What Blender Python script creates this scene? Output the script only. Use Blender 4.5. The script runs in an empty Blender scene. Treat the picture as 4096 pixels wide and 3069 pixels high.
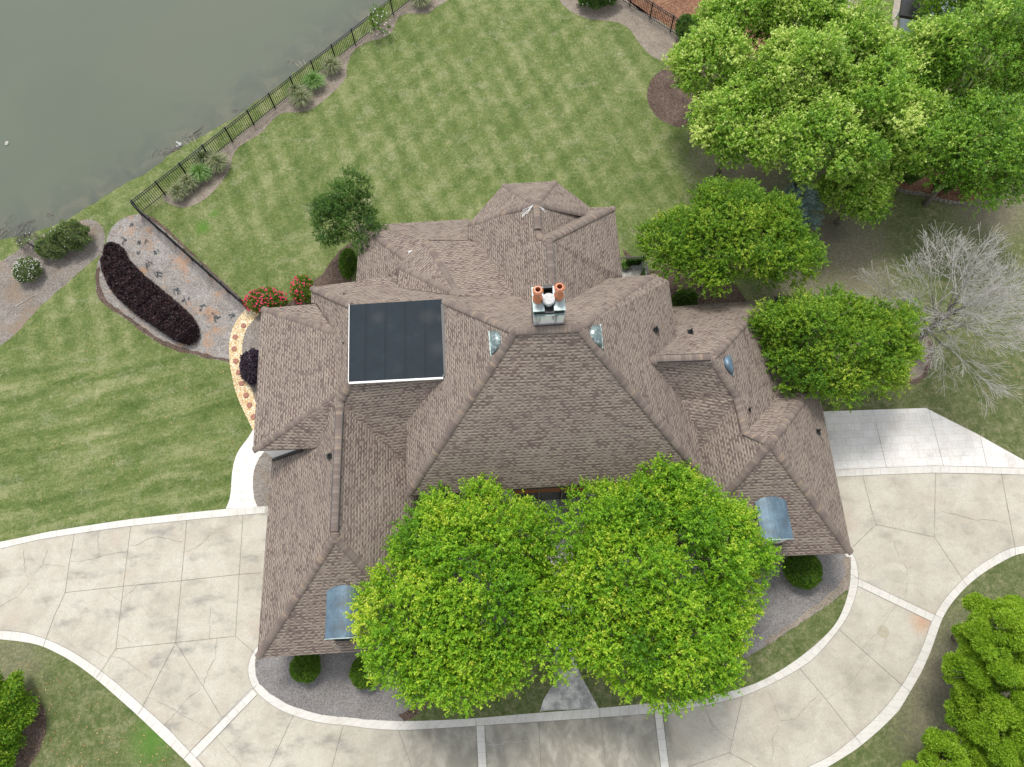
import bpy, bmesh, math, random
import numpy as np
from mathutils import Vector, Matrix
from mathutils.geometry import tessellate_polygon
from math import radians, sin, cos, pi, tan, atan2, sqrt

random.seed(7)
rng = np.random.default_rng(7)
S = bpy.context.scene
COL = S.collection

# ------------------------------------------------------------------ camera
CAM_H, TILT, ROLL, FOC = 38.0, 21.5, -3.3, 2850.0
CX, CY = 2048.0, 1534.5
cam = bpy.data.cameras.new('camera')
camo = bpy.data.objects.new('camera', cam)
COL.objects.link(camo)
Rm = Matrix.Rotation(radians(TILT), 3, 'X') @ Matrix.Rotation(radians(ROLL), 3, 'Z')
camo.matrix_world = Matrix.Translation((0, 0, CAM_H)) @ Rm.to_4x4()
cam.sensor_fit = 'HORIZONTAL'
cam.sensor_width = 36.0
cam.lens = 36.0 * FOC / 4096.0
cam.clip_end = 2000
S.camera = camo

# ------------------------------------------------------------------ light
SUN_EL, SUN_AZ = 64.0, -15.0      # the sun stands beyond the top of the picture, veiled by cloud
w = bpy.data.worlds.new('World')
S.world = w
w.use_nodes = True
nt = w.node_tree
nt.nodes.clear()
sky = nt.nodes.new('ShaderNodeTexSky')
sky.sky_type = 'NISHITA'
sky.sun_disc = False
sky.sun_elevation = radians(SUN_EL)
sky.sun_rotation = radians(SUN_AZ)
hsv = nt.nodes.new('ShaderNodeHueSaturation')
hsv.inputs['Saturation'].default_value = 0.22
bg = nt.nodes.new('ShaderNodeBackground')
bg.inputs['Strength'].default_value = 0.15  # overcast dome
wo = nt.nodes.new('ShaderNodeOutputWorld')
nt.links.new(sky.outputs[0], hsv.inputs['Color'])
nt.links.new(hsv.outputs[0], bg.inputs['Color'])
nt.links.new(bg.outputs[0], wo.inputs['Surface'])
sd = bpy.data.lights.new('sun', 'SUN')
sd.energy = 1.45
sd.angle = radians(14)
sd.color = (1.0, 0.96, 0.90)
so = bpy.data.objects.new('sun', sd)
COL.objects.link(so)
to_sun = Vector((sin(radians(SUN_AZ)) * cos(radians(SUN_EL)), cos(radians(SUN_AZ)) * cos(radians(SUN_EL)), sin(radians(SUN_EL))))
so.rotation_euler = to_sun.to_track_quat('Z', 'Y').to_euler()
S.view_settings.view_transform = 'Standard'
S.view_settings.look = 'None'
S.view_settings.exposure = 0.74
S.view_settings.gamma = 1.0
S.cycles.max_bounces = 6
S.cycles.transparent_max_bounces = 4

# ------------------------------------------------------------------ measuring: a point of the photo at a height
def P(u, v, z=0.0):
    d = Rm @ Vector(((u - CX) / FOC, -(v - CY) / FOC, -1.0))
    k = (z - CAM_H) / d.z
    return Vector((d.x * k, d.y * k, z))
TO = {1: (0, 0), 2: (1350, 0), 3: (2696, 0), 4: (0, 1000), 5: (1350, 1000), 6: (2696, 1000), 7: (0, 2019), 8: (1350, 2019), 9: (2696, 2019)}
KZ = 1400 / 2209.0
def px(t, x, y):
    if t == 0:
        return (x * 1.8525, y * 1.8525)
    if t == -1:
        return (x, y)
    return (TO[t][0] + x * KZ, TO[t][1] + y * KZ)
def T(t, *pts, z=0.0):
    return [P(*px(t, x, y), z) for x, y in pts]
def mpp(u, v, z):
    """metres per photo pixel there"""
    p = P(u, v, z)
    l = Rm.transposed() @ (p - Vector((0, 0, CAM_H)))
    return -l.z / FOC

# ------------------------------------------------------------------ tags
def tag(o, label=None, cat=None, group=None, kind=None):
    if label: o['label'] = label
    if cat: o['category'] = cat
    if group: o['group'] = group
    if kind: o['kind'] = kind
    return o
WPOS = {}
def empty(name, loc, label=None, cat=None, group=None):
    o = bpy.data.objects.new(name, None)
    o.empty_display_size = 0.3
    COL.objects.link(o)
    o.location = loc
    WPOS[o.name] = Vector(loc)
    return tag(o, label, cat, group)
def link(name, me, mat, parent=None, smooth=False):
    o = bpy.data.objects.new(name, me)
    COL.objects.link(o)
    if mat is not None:
        for m in (mat if isinstance(mat, (list, tuple)) else [mat]):
            me.materials.append(m)
    if smooth:
        me.polygons.foreach_set('use_smooth', [True] * len(me.polygons))
    if parent is not None:
        o.parent = parent
        o.matrix_parent_inverse = Matrix.Translation(-WPOS.get(parent.name, Vector((0, 0, 0))))
    return o
# every part mesh is written in world coordinates; a part that is itself a parent stays at the origin of its root
def rebase(o, loc):
    """move a world-coordinate mesh object's origin to loc"""
    loc = Vector(loc)
    o.data.transform(Matrix.Translation(-loc))
    o.location = loc
    return o

# ------------------------------------------------------------------ node helper
class G:
    def __init__(s, name, rough=0.8, spec=0.3):
        s.m = bpy.data.materials.new(name)
        s.m.use_nodes = True
        s.t = s.m.node_tree
        s.t.nodes.clear()
        s.out = s.t.nodes.new('ShaderNodeOutputMaterial')
        s.b = s.t.nodes.new('ShaderNodeBsdfPrincipled')
        s.b.inputs['Roughness'].default_value = rough
        s.b.inputs['Specular IOR Level'].default_value = spec
        s.t.links.new(s.b.outputs[0], s.out.inputs[0])
    def put(s, sock, v):
        if v is None: return
        if hasattr(v, 'is_linked') or isinstance(v, bpy.types.NodeSocket): s.t.links.new(v, sock)
        else:
            if sock.type == 'RGBA' and len(v) == 3: v = (*v, 1)
            sock.default_value = v
    def obj(s):
        return s.t.nodes.new('ShaderNodeTexCoord').outputs['Object']
    def uv(s):
        return s.t.nodes.new('ShaderNodeTexCoord').outputs['UV']
    def attr(s, name):
        n = s.t.nodes.new('ShaderNodeAttribute'); n.attribute_name = name
        return n.outputs['Fac']
    def math(s, op, a, b=None, c=None):
        n = s.t.nodes.new('ShaderNodeMath'); n.operation = op
        s.put(n.inputs[0], a); s.put(n.inputs[1], b); s.put(n.inputs[2], c)
        return n.outputs[0]
    def sep(s, v):
        n = s.t.nodes.new('ShaderNodeSeparateXYZ'); s.put(n.inputs[0], v)
        return n.outputs
    def comb(s, x, y, z=0.0):
        n = s.t.nodes.new('ShaderNodeCombineXYZ'); s.put(n.inputs[0], x); s.put(n.inputs[1], y); s.put(n.inputs[2], z)
        return n.outputs[0]
    def mapv(s, v, scale=(1, 1, 1), rot=(0, 0, 0), loc=(0, 0, 0)):
        n = s.t.nodes.new('ShaderNodeMapping')
        s.put(n.inputs[0], v); n.inputs['Scale'].default_value = scale; n.inputs['Rotation'].default_value = rot; n.inputs['Location'].default_value = loc
        return n.outputs[0]
    def noise(s, v, scale=1, detail=2, rough=0.5, dist=0.0):
        n = s.t.nodes.new('ShaderNodeTexNoise'); s.put(n.inputs['Vector'], v)
        n.inputs['Scale'].default_value = scale; n.inputs['Detail'].default_value = detail
        n.inputs['Roughness'].default_value = rough; n.inputs['Distortion'].default_value = dist
        return n.outputs['Fac']
    def white(s, v):
        n = s.t.nodes.new('ShaderNodeTexWhiteNoise'); n.noise_dimensions = '3D'; s.put(n.inputs['Vector'], v)
        return n.outputs['Value']
    def vor(s, v, scale, out='Distance', feature='F1'):
        n = s.t.nodes.new('ShaderNodeTexVoronoi'); n.feature = feature; s.put(n.inputs['Vector'], v); n.inputs['Scale'].default_value = scale
        return n.outputs[out]
    def ramp(s, f, stops, interp='LINEAR'):
        n = s.t.nodes.new('ShaderNodeValToRGB'); s.put(n.inputs[0], f)
        r = n.color_ramp; r.interpolation = interp
        while len(r.elements) < len(stops): r.elements.new(0.5)
        for e, (p, c) in zip(r.elements, stops):
            e.position = p
            e.color = (c, c, c, 1) if isinstance(c, (int, float)) else (*c, 1)
        return n.outputs[0]
    def mix(s, f, a, b, blend='MIX'):
        n = s.t.nodes.new('ShaderNodeMix'); n.data_type = 'RGBA'; n.blend_type = blend
        s.put(n.inputs[0], f); s.put(n.inputs[6], a); s.put(n.inputs[7], b)
        return n.outputs[2]
    def bump(s, h, strength=0.3, dist=0.02):
        n = s.t.nodes.new('ShaderNodeBump'); n.inputs['Strength'].default_value = strength; n.inputs['Distance'].default_value = dist
        s.put(n.inputs['Height'], h); s.t.links.new(n.outputs[0], s.b.inputs['Normal'])
    def color(s, c):
        s.put(s.b.inputs['Base Color'], c)
        return s.m

def sst(g, x, a, b):
    n = g.t.nodes.new('ShaderNodeMapRange'); n.interpolation_type = 'SMOOTHSTEP'
    g.put(n.inputs[0], x); n.inputs[1].default_value = a; n.inputs[2].default_value = b
    return n.outputs[0]
def spot(g, o, cx, cy, r0, r1, nz=None, amt=0.0):
    """1 inside r0 of a world point, 0 beyond r1: round mask for soil, stains and painted shade"""
    x, y, _ = g.sep(o)
    d = g.math('SQRT', g.math('ADD', g.math('POWER', g.math('SUBTRACT', x, cx), 2.0), g.math('POWER', g.math('SUBTRACT', y, cy), 2.0)))
    if nz is not None: d = g.math('ADD', d, g.math('MULTIPLY', g.math('SUBTRACT', nz, 0.5), amt))
    return g.math('SUBTRACT', 1.0, sst(g, d, r0, r1))

# ------------------------------------------------------------------ materials
def m_lawn():
    g = G('lawn_grass', 0.9, 0.15)
    o = g.obj()
    n1 = g.noise(o, 0.35, 5, 0.6)
    n2 = g.noise(o, 2.2, 5, 0.65, 0.4)
    n3 = g.noise(g.mapv(o, (1, 1.8, 1), (0, 0, .5)), 16, 3, 0.75)
    n3 = g.math('ADD', g.math('MULTIPLY', n3, .5), g.math('MULTIPLY', g.noise(g.mapv(o, (1, 1, 1), (0, 0, 0), (3, 3, 0)), 6.5, 4, .8), .5))
    x, y, z = g.sep(o)
    # mowing stripes: grass laid one way, then the other
    def stripe(rot, per, dist):
        v = g.mapv(o, (1, 1, 1), (0, 0, radians(rot)))
        xx = g.math('ADD', g.sep(v)[0], g.math('MULTIPLY', g.noise(o, 0.22, 2), dist))
        return g.math('MULTIPLY_ADD', g.math('SINE', g.math('MULTIPLY', xx, 2 * pi / per)), .5, .5)
    back = stripe(-20, 1.35, .5)
    back2 = stripe(42, 1.5, .6)
    left = stripe(79, 1.3, 2.6)
    def streak(rot, sx, sy, seed):
        return g.noise(g.mapv(g.mapv(o, (1, 1, 1), (0, 0, radians(rot))), (sx, sy, 1), (0, 0, 0), (seed, seed, 0)), 1.0, 4, .65)
    s1, s2, s3 = streak(-20, 1.1, .14, 3), streak(42, 1.2, .2, 8), streak(79, 1.5, .17, 5)
    isb = sst(g, y, 17.0, 19.0)
    isl = g.math('SUBTRACT', 1.0, sst(g, x, -16.0, -13.0))
    lk = g.math('MULTIPLY', isl, g.math('SUBTRACT', 1.0, isb))
    st = g.mix(lk, g.mix(0.4, back, back2), left)
    sk = g.mix(lk, g.mix(0.4, s1, s2), s3)
    sp = sst(g, n3, .36, .64)
    lush = g.math('ADD', g.math('MULTIPLY', n2, 0.30), g.math('ADD', g.math('MULTIPLY', n1, 0.28), g.math('MULTIPLY', sk, .42)))
    lush = g.math('MULTIPLY_ADD', g.math('SUBTRACT', lush, .5), 1.25, .5)
    lush = g.math('ADD', lush, g.math('MULTIPLY', g.math('SUBTRACT', st, .5), g.math('MULTIPLY_ADD', n1, .20, g.math('MULTIPLY_ADD', lk, -.03, .01))))
    lush = g.math('ADD', lush, g.math('MULTIPLY', g.math('SUBTRACT', sp, 0.5), 0.28))
    c = g.ramp(lush, [(0.26, (0.052, 0.088, 0.020)), (0.40, (0.092, 0.138, 0.034)), (0.52, (0.148, 0.186, 0.058)), (0.65, (0.245, 0.262, 0.115)), (0.82, (0.37, 0.355, 0.205))])
    # straw-coloured thatch in patches
    th = sst(g, g.noise(g.mapv(o, (1, 1.3, 1), (0, 0, 0), (5, 3, 0)), 0.62, 6, 0.72), 0.50, 0.66)
    c = g.mix(g.math('MULTIPLY', g.math('MULTIPLY', th, sp), 0.62), c, (0.36, 0.345, 0.215))
    # thinner, browner turf on the east side and round the island
    e = g.math('MULTIPLY', sst(g, x, 13.0, 17.0), g.math('SUBTRACT', 1.0, sst(g, y, 24.0, 34.0)))
    f = g.math('MULTIPLY', g.math('SUBTRACT', 1.0, sst(g, y, 3.0, 6.0)), 0.75)
    ef = g.math('MAXIMUM', e, f)
    dull = g.ramp(g.math('ADD', g.math('MULTIPLY', n2, 0.75), g.math('MULTIPLY', sp, 0.25)), [(0.3, (0.060, 0.085, 0.026)), (0.5, (0.120, 0.140, 0.055)), (0.7, (0.26, 0.24, 0.145))])
    c = g.mix(g.math('MULTIPLY', ef, 0.85), c, dull)
    # bare, worn soil under the trees
    soil = g.mix(sp, (0.17, 0.142, 0.112), (0.38, 0.315, 0.25))
    for (sx, sy, r0, r1, k) in BARE:
        q = spot(g, o, sx, sy, r0, r1, n2, 6.0)
        c = g.mix(g.math('MULTIPLY', q, k * .8), c, soil)
    for (sx, sy, r0, r1, k) in SOIL_SHADE:  # dark soil, plus the pear grove's shadow painted as a dark spot
        q = spot(g, o, sx, sy, r0, r1, n2, 2.0)
        c = g.mix(g.math('MULTIPLY', q, k), c, g.mix(n3, (0.07, 0.060, 0.048), (0.17, 0.148, 0.12)))
    for (sx, sy, r) in WEEDS:
        c = g.mix(g.math('MULTIPLY', spot(g, o, sx, sy, 0.0, r, n3, 1.6), 0.85), c, (0.09, 0.20, 0.03))
    g.bump(g.math('ADD', n3, g.math('MULTIPLY', n2, 0.5)), 0.9, 0.05)
    return g.color(c)
def m_speckle(name, cols, scale=14, big=0.6, extra=None, rough=0.95, mixk=0.5):
    """loose material: gravel, bark, straw"""
    g = G(name, rough, 0.2)
    o = g.obj()
    v = g.vor(o, scale, 'Color')
    s = g.sep(v)[0]
    n = g.noise(o, big, 5, 0.65)
    n2 = g.noise(o, scale * .5, 3, 0.8)
    f = g.math('ADD', g.math('MULTIPLY', s, mixk), g.math('ADD', g.math('MULTIPLY', n, 0.55), g.math('MULTIPLY', n2, 0.35 - mixk * .2)))
    f = g.math('SUBTRACT', f, 0.18)
    c = g.ramp(f, [(0.12 + i * 0.76 / (len(cols) - 1), k) for i, k in enumerate(cols)])
    if extra: c = extra(g, o, c, n)
    g.bump(g.math('ADD', s, n2), 0.8, 0.04)
    return g.color(c)
def m_concrete():
    g = G('driveway_concrete', 0.85, 0.25)
    o = g.obj()
    n1 = g.noise(o, 0.30, 5, 0.62)
    n2 = g.noise(o, 1.3, 6, 0.68, .6)
    n3 = g.noise(o, 30, 2, 0.7)
    c = g.ramp(g.math('ADD', g.math('MULTIPLY', n1, .6), g.math('MULTIPLY', n2, .4)), [(0.30, (0.34, 0.315, 0.26)), (0.43, (0.49, 0.45, 0.37)), (0.54, (0.58, 0.54, 0.45)), (0.75, (0.66, 0.63, 0.56))])
    c = g.mix(sst(g, g.noise(g.mapv(o, (1, 1, 1), (0, 0, .3), (9, 2, 0)), .5, 4, .6), .52, .70), c, (0.52, 0.455, 0.365))
    # grey mildew and tyre wear
    x, y, z = g.sep(o)
    m1 = sst(g, g.noise(g.mapv(o, (.8, 1.6, 1), (0, 0, 1.2), (3, 8, 0)), 0.62, 6, 0.62), 0.50, 0.72)
    west = g.math('SUBTRACT', 1.0, sst(g, x, -9.0, -5.0))
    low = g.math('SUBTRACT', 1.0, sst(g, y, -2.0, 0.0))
    k = g.math('MAXIMUM', g.math('MULTIPLY', west, 0.80), 0.38)
    c = g.mix(g.math('MULTIPLY', m1, k), c, (0.245, 0.24, 0.215))
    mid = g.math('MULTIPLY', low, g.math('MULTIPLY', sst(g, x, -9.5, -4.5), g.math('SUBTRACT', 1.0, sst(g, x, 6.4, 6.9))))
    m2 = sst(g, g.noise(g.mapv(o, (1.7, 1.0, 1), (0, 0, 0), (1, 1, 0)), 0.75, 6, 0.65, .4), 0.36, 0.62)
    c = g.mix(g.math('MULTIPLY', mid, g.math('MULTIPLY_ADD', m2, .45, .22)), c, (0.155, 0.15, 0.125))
    c = g.mix(g.math('MULTIPLY', spot(g, o, *RUST, 0.0, .9, n2, 1.0), 0.55), c, (0.60, 0.27, 0.12))
    c = g.mix(g.math('MULTIPLY', spot(g, o, *DISC, 0.27, 0.33), 0.45), c, (0.36, 0.31, 0.18))
    c = g.mix(g.math('MULTIPLY', sst(g, n3, .35, .70), 0.42), c, (0.24, 0.22, 0.18))
    n4 = g.noise(o, 6, 4, .8)
    c = g.mix(g.math('MULTIPLY', sst(g, n4, .48, .75), .30), c, (0.30, 0.28, 0.235))
    g.bump(n3, 0.25, 0.01)
    return g.color(c)
def m_stamped(name, dark=0.0, along=False, k=1.0):
    """pale stamped concrete with its tooled joints"""
    g = G(name, 0.8, 0.25)
    o = g.obj()
    n1 = g.noise(o, 0.9, 5, 0.65)
    n2 = g.noise(o, 7, 4, 0.7)
    base = g.ramp(g.math('ADD', g.math('MULTIPLY', n1, .5), g.math('MULTIPLY', n2, .5)), [(0.3, (0.62, 0.59, 0.54)), (0.5, (0.76, 0.735, 0.69)), (0.7, (0.82, 0.805, 0.775))])
    if k != 1: base = g.mix(1.0, base, (k, k * .99, k * .96), 'MULTIPLY')
    if dark:
        base = g.mix(g.math('MULTIPLY', sst(g, g.noise(o, 1.0, 6, .7), .38, .62), dark), base, (0.20, 0.20, 0.19))
    stain = sst(g, g.noise(g.mapv(o, (1, 1, 1), (0, 0, 0), (4, 4, 4)), .45, 5, .7), .52, .75)
    base = g.mix(g.math('MULTIPLY', stain, .30), base, (0.50, 0.38, 0.28))
    gr = sst(g, g.noise(g.mapv(o, (1, 1, 1), (0, 0, 0), (14, 4, 4)), .7, 6, .75), .52, .72)
    base = g.mix(g.math('MULTIPLY', gr, .35), base, (0.33, 0.32, 0.30))
    if along:
        u, v, _ = g.sep(g.uv())
        cell = g.math('DIVIDE', u, 0.46)
        fu = g.math('FRACT', cell)
        j = g.math('LESS_THAN', g.math('ABSOLUTE', g.math('SUBTRACT', fu, 0.5)), 0.022)
        tone = g.white(g.comb(g.math('FLOOR', g.math('ADD', cell, .5)), 0.0))
        base = g.mix(g.math('MULTIPLY', g.math('SUBTRACT', tone, .2), .25), base, (0.78, 0.75, 0.70))
        base = g.mix(g.math('MULTIPLY', j, 0.40), base, (0.25, 0.24, 0.22))
        g.bump(g.math('SUBTRACT', n2, g.math('MULTIPLY', j, 1.0)), .3, .01)
    else:
        br = g.t.nodes.new('ShaderNodeTexBrick')
        g.put(br.inputs['Vector'], g.mapv(o, (1, 1, 1), (0, 0, radians(1))))
        br.inputs['Color1'].default_value = (1, 1, 1, 1); br.inputs['Color2'].default_value = (.93, .925, .92, 1)
        br.inputs['Mortar'].default_value = (.70, .69, .67, 1)
        br.inputs['Scale'].default_value = 1.0; br.inputs['Mortar Size'].default_value = 0.008
        br.inputs['Brick Width'].default_value = 0.62; br.inputs['Row Height'].default_value = 0.42
        br.offset = 0.37; br.squash = 0.6; br.squash_frequency = 3
        base = g.mix(0.9, base, br.outputs['Color'], 'MULTIPLY')
        g.bump(n2, .3, .01)
    return g.color(base)
def m_shingle(name='roof_shingle'):
    g = G(name, 0.95, 0.15)
    u, v, _ = g.sep(g.uv())
    EX = 0.146
    r = g.math('DIVIDE', v, EX)
    row = g.math('FLOOR', r)
    fv = g.math('FRACT', r)
    ro = g.math('MULTIPLY', g.white(g.comb(row, 3.0)), 7.0)
    uc = g.math('ADD', g.math('DIVIDE', u, 0.145), ro)
    wob = g.math('MULTIPLY', g.noise(g.comb(uc, g.math('MULTIPLY', row, 5.3)), 0.45, 1), 1.1)
    uc = g.math('ADD', uc, wob)
    cell = g.math('FLOOR', uc)
    par = g.math('MODULO', g.math('ABSOLUTE', cell), 2.0)
    rnd = g.white(g.comb(cell, row, 1.0))
    flip = g.math('LESS_THAN', rnd, 0.10)
    tooth = g.math('ABSOLUTE', g.math('SUBTRACT', par, flip))           # 1 = raised tab
    piece = g.white(g.comb(g.math('FLOOR', g.math('DIVIDE', g.math('ADD', cell, g.math('MULTIPLY', g.white(g.comb(row, 9.0)), 11.0)), 2.0)), row, 5.0))
    blotch = g.noise(g.comb(g.math('MULTIPLY', g.math('FLOOR', g.math('DIVIDE', uc, 2.0)), .29), g.math('MULTIPLY', row, EX * 1.0)), 1.9, 2, .7)
    tone = g.math('ADD', g.math('MULTIPLY', piece, .26), g.math('MULTIPLY', blotch, .86))
    base = g.ramp(tone, [(0.0, (0.118, 0.086, 0.078)), (0.46, (0.146, 0.109, 0.097)), (0.54, (0.216, 0.174, 0.146)), (0.76, (0.268, 0.221, 0.182)), (1.0, (0.305, 0.256, 0.208))])
    base = g.mix(g.math('MULTIPLY', rnd, .18), base, (0.33, 0.27, 0.22))
    # slot between tabs: shadow painted as a dark upper band, warm pale layer below
    slot = g.math('SUBTRACT', 1.0, tooth)
    up = g.math('GREATER_THAN', fv, 0.50)
    dark = g.math('MULTIPLY', slot, up)
    lite = g.math('MULTIPLY', slot, g.math('SUBTRACT', 1.0, up))
    base = g.mix(g.math('MULTIPLY', dark, 0.66), base, (0.085, 0.066, 0.058))
    base = g.mix(g.math('MULTIPLY', lite, 0.60), base, (0.40, 0.33, 0.265))
    edge = g.math('LESS_THAN', fv, 0.12)  # shadow line under each butt edge, painted dark
    base = g.mix(g.math('MULTIPLY', edge, 0.10), base, (0.09, 0.07, 0.065))
    n = g.noise(g.obj(), 45, 2, .8)
    base = g.mix(g.math('MULTIPLY', g.math('SUBTRACT', n, .5), .8), base, (1, 1, 1), 'SOFT_LIGHT')
    wear = g.noise(g.obj(), 0.45, 4, .6)
    run = g.noise(g.comb(g.math('MULTIPLY', u, 2.2), g.math('MULTIPLY', v, .35)), 1.0, 4, .65)
    base = g.mix(g.math('MULTIPLY', sst(g, run, .52, .72), .22), base, (0.105, 0.085, 0.075))
    base = g.mix(g.math('MULTIPLY', sst(g, wear, .45, .75), .25), base, (0.20, 0.165, 0.145))
    hgt = g.math('ADD', g.math('MULTIPLY', tooth, 0.6), g.math('SUBTRACT', 1.0, fv))
    g.bump(hgt, 0.7, 0.018)
    return g.color(base)
def m_cap():
    g = G('ridge_shingle', 0.95, 0.15)
    u, v, _ = g.sep(g.uv())
    cell = g.math('FLOOR', g.math('DIVIDE', u, 0.17))
    fr = g.math('FRACT', g.math('DIVIDE', u, 0.17))
    t = g.white(g.comb(cell, 2.0))
    c = g.ramp(t, [(0.0, (0.160, 0.125, 0.110)), (0.35, (0.195, 0.155, 0.132)), (0.70, (0.222, 0.180, 0.149)), (0.92, (0.27, 0.205, 0.155)), (1.0, (0.285, 0.215, 0.16))], 'CONSTANT')
    c = g.mix(g.math('MULTIPLY', g.math('LESS_THAN', fr, .12), .55), c, (0.09, 0.07, 0.065))
    n = g.noise(g.obj(), 40, 2, .8)
    c = g.mix(g.math('MULTIPLY', g.math('SUBTRACT', n, .4), .5), c, (.5, .42, .35))
    return g.color(c)
def m_plain(name, c, rough=.7, spec=.3, metal=0.0, var=0.25, scale=3.0, c2=None):
    g = G(name, rough, spec)
    g.b.inputs['Metallic'].default_value = metal
    o = g.obj()
    n = g.noise(o, scale, 5, .65)
    c2 = c2 or tuple(x * (1 - var) for x in c)
    return g.color(g.mix(sst(g, n, .35, .68), c, c2))
def m_membrane():
    g = G('roof_membrane', 0.9, 0.08)
    o = g.obj()
    n = g.noise(o, 1.2, 5, .6)
    c = g.ramp(n, [(0.3, (0.030, 0.038, 0.045)), (0.6, (0.035, 0.044, 0.052)), (.8, (0.046, 0.052, 0.057))])
    x, y, z = g.sep(o)
    sx = g.math('FRACT', g.math('DIVIDE', g.math('ADD', x, 100.03), 0.95))
    j = g.math('LESS_THAN', sx, 0.022)
    c = g.mix(g.math('MULTIPLY', j, .55), c, (0.014, 0.018, 0.022))
    lap = g.math('LESS_THAN', sx, 0.16)
    c = g.mix(g.math('MULTIPLY', lap, .18), c, (0.02, 0.025, 0.03))
    for (sxp, syp, r) in ((-3.9, 15.9, .55), (-6.3, 16.0, .5), (-3.4, 14.2, .6), (-3.3, 15.8, .3)):
        c = g.mix(g.math('MULTIPLY', spot(g, o, sxp, syp, 0.0, r, n, .6), .12), c, (0.17, 0.165, 0.14))
    g.bump(g.noise(o, 30, 2), .2, .01)
    return g.color(c)
def m_leaf(name, cols, trans=0.35, rough=.5, spec=.35, green=True):
    g = G(name, rough, spec)
    t = g.attr('tone')
    c = g.ramp(t, [(i / (len(cols) - 1), k) for i, k in enumerate(cols)])
    g.color(c)
    tr = g.t.nodes.new('ShaderNodeBsdfTranslucent')
    cc = g.mix(0.5, c, (0.35, 0.5, 0.05)) if green else c
    g.put(tr.inputs[0], cc)
    mx = g.t.nodes.new('ShaderNodeMixShader'); mx.inputs[0].default_value = trans
    g.t.links.new(g.b.outputs[0], mx.inputs[1]); g.t.links.new(tr.outputs[0], mx.inputs[2])
    g.t.links.new(mx.outputs[0], g.out.inputs[0])
    return g.m
def m_water():
    g = G('pond_water', 0.12, 0.5)
    o = g.obj()
    d = g.attr('shore')
    n = g.noise(o, 0.55, 5, .62, .6)
    n2 = g.noise(o, 2.6, 4, .7, .5)
    deep = g.mix(sst(g, g.noise(o, .08, 3), .35, .65), (0.108, 0.128, 0.092), (0.122, 0.138, 0.100))
    mud = g.ramp(n, [(0.36, (0.085, 0.095, 0.078)), (0.52, (0.120, 0.122, 0.090)), (0.66, (0.205, 0.175, 0.118))])
    mud = g.mix(.45, mud, (0.10, 0.112, 0.088))
    dd = g.math('ADD', d, g.math('MULTIPLY', g.math('SUBTRACT', n, .5), 5.0))
    c = g.mix(sst(g, dd, -0.5, 4.0), mud, deep)
    g.color(c)
    g.b.inputs['IOR'].default_value = 1.33
    g.bump(g.noise(g.mapv(o, (1, 2, 1), (0, 0, .6)), 3.0, 4, .6), 0.03, .03)
    return g.m

pB = lambda t, x, y: tuple(P(*px(t, x, y))[:2])
BARE = [(*pB(0, 1610, 350), 1.0, 4.5, .75), (*pB(0, 1830, 515), .6, 3.4, .8), (*pB(0, 2140, 430), 0.8, 4.0, .6),
        (*pB(0, 1850, 610), 0.3, 3.2, .6), (*pB(0, 1550, 345), .3, 2.5, .5), (*pB(0, 1720, 640), 1.0, 3.6, .5), (*pB(0, 2080, 1500), 1.5, 5, .6), (*pB(0, 20, 1430), .5, 2.4, .4)]
SOIL_SHADE = [(*pB(0, 1795, 500), 0.1, 1.3, .65), (*pB(0, 2130, 455), 0.2, 2.6, .5), (*pB(0, 2050, 1490), .4, 2.4, .45), (*pB(0, 1990, 1600), .2, 1.6, .35)]
WEEDS = [(*pB(1, 1280, 1435), .75), (*pB(1, 1350, 1350), .45), (*pB(7, 960, 1490), 1.7)]
RUST = pB(9, 1560, 740)
DISC = pB(9, 1320, 803)

M = {}
M['lawn'] = m_lawn()
M['conc'] = m_concrete()
M['band'] = m_stamped('border_band', along=True, k=.84)
M['stamp'] = m_stamped('stamped_concrete')
M['stampd'] = m_stamped('weathered_walk', dark=.75)
M['joint'] = m_plain('joint_dark', (0.20, 0.185, 0.155), .95, .1)
M['crack'] = m_plain('crack_grey', (0.33, 0.30, 0.25), .95, .1, var=.5)
M['crackl'] = m_plain('crack_pale', (0.50, 0.49, 0.46), .95, .1)
def ex_bed(g, o, c, n):
    r = sst(g, g.noise(g.mapv(o, (1, 1, 1), (0, 0, 0), (7, 1, 0)), .8, 5, .7), .50, .64)
    x, y, _ = g.sep(o)
    k = g.math('MULTIPLY', r, g.math('MULTIPLY', sst(g, x, -25.5, -22.5), g.math('SUBTRACT', 1.0, sst(g, x, -17.5, -16.5))))
    c = g.mix(g.math('MULTIPLY', k, .65), c, (0.47, 0.27, 0.15))
    br = sst(g, g.noise(g.mapv(o, (1, 1, 1), (0, 0, 0), (2, 9, 0)), 1.1, 5, .7), .55, .70)
    return g.mix(g.math('MULTIPLY', br, .6), c, (0.17, 0.12, 0.09))
M['bed'] = m_speckle('pale_stone_mulch', [(0.12, 0.10, 0.085), (0.30, 0.27, 0.245), (0.43, 0.405, 0.38), (0.58, 0.565, 0.55)], 22, .9, ex_bed, mixk=.4)
def ex_edge(g, o, c, n):
    return g.mix(g.math('MULTIPLY', sst(g, g.noise(o, .5, 5, .7), .46, .64), .65), c, (0.27, 0.20, 0.135))
M['bedw'] = m_speckle('grey_brown_mulch', [(0.10, 0.085, 0.07), (0.24, 0.21, 0.18), (0.34, 0.31, 0.28), (0.48, 0.455, 0.425)], 22, .8, ex_edge, mixk=.4)
M['gravel'] = m_speckle('grey_gravel', [(0.12, 0.11, 0.10), (0.235, 0.22, 0.21), (0.33, 0.312, 0.30), (0.48, 0.46, 0.445)], 24, .5, mixk=.35)
M['straw'] = m_speckle('tan_mulch', [(0.14, 0.115, 0.09), (0.27, 0.225, 0.18), (0.36, 0.31, 0.25), (0.48, 0.43, 0.37)], 20, .9, mixk=.4)
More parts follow.
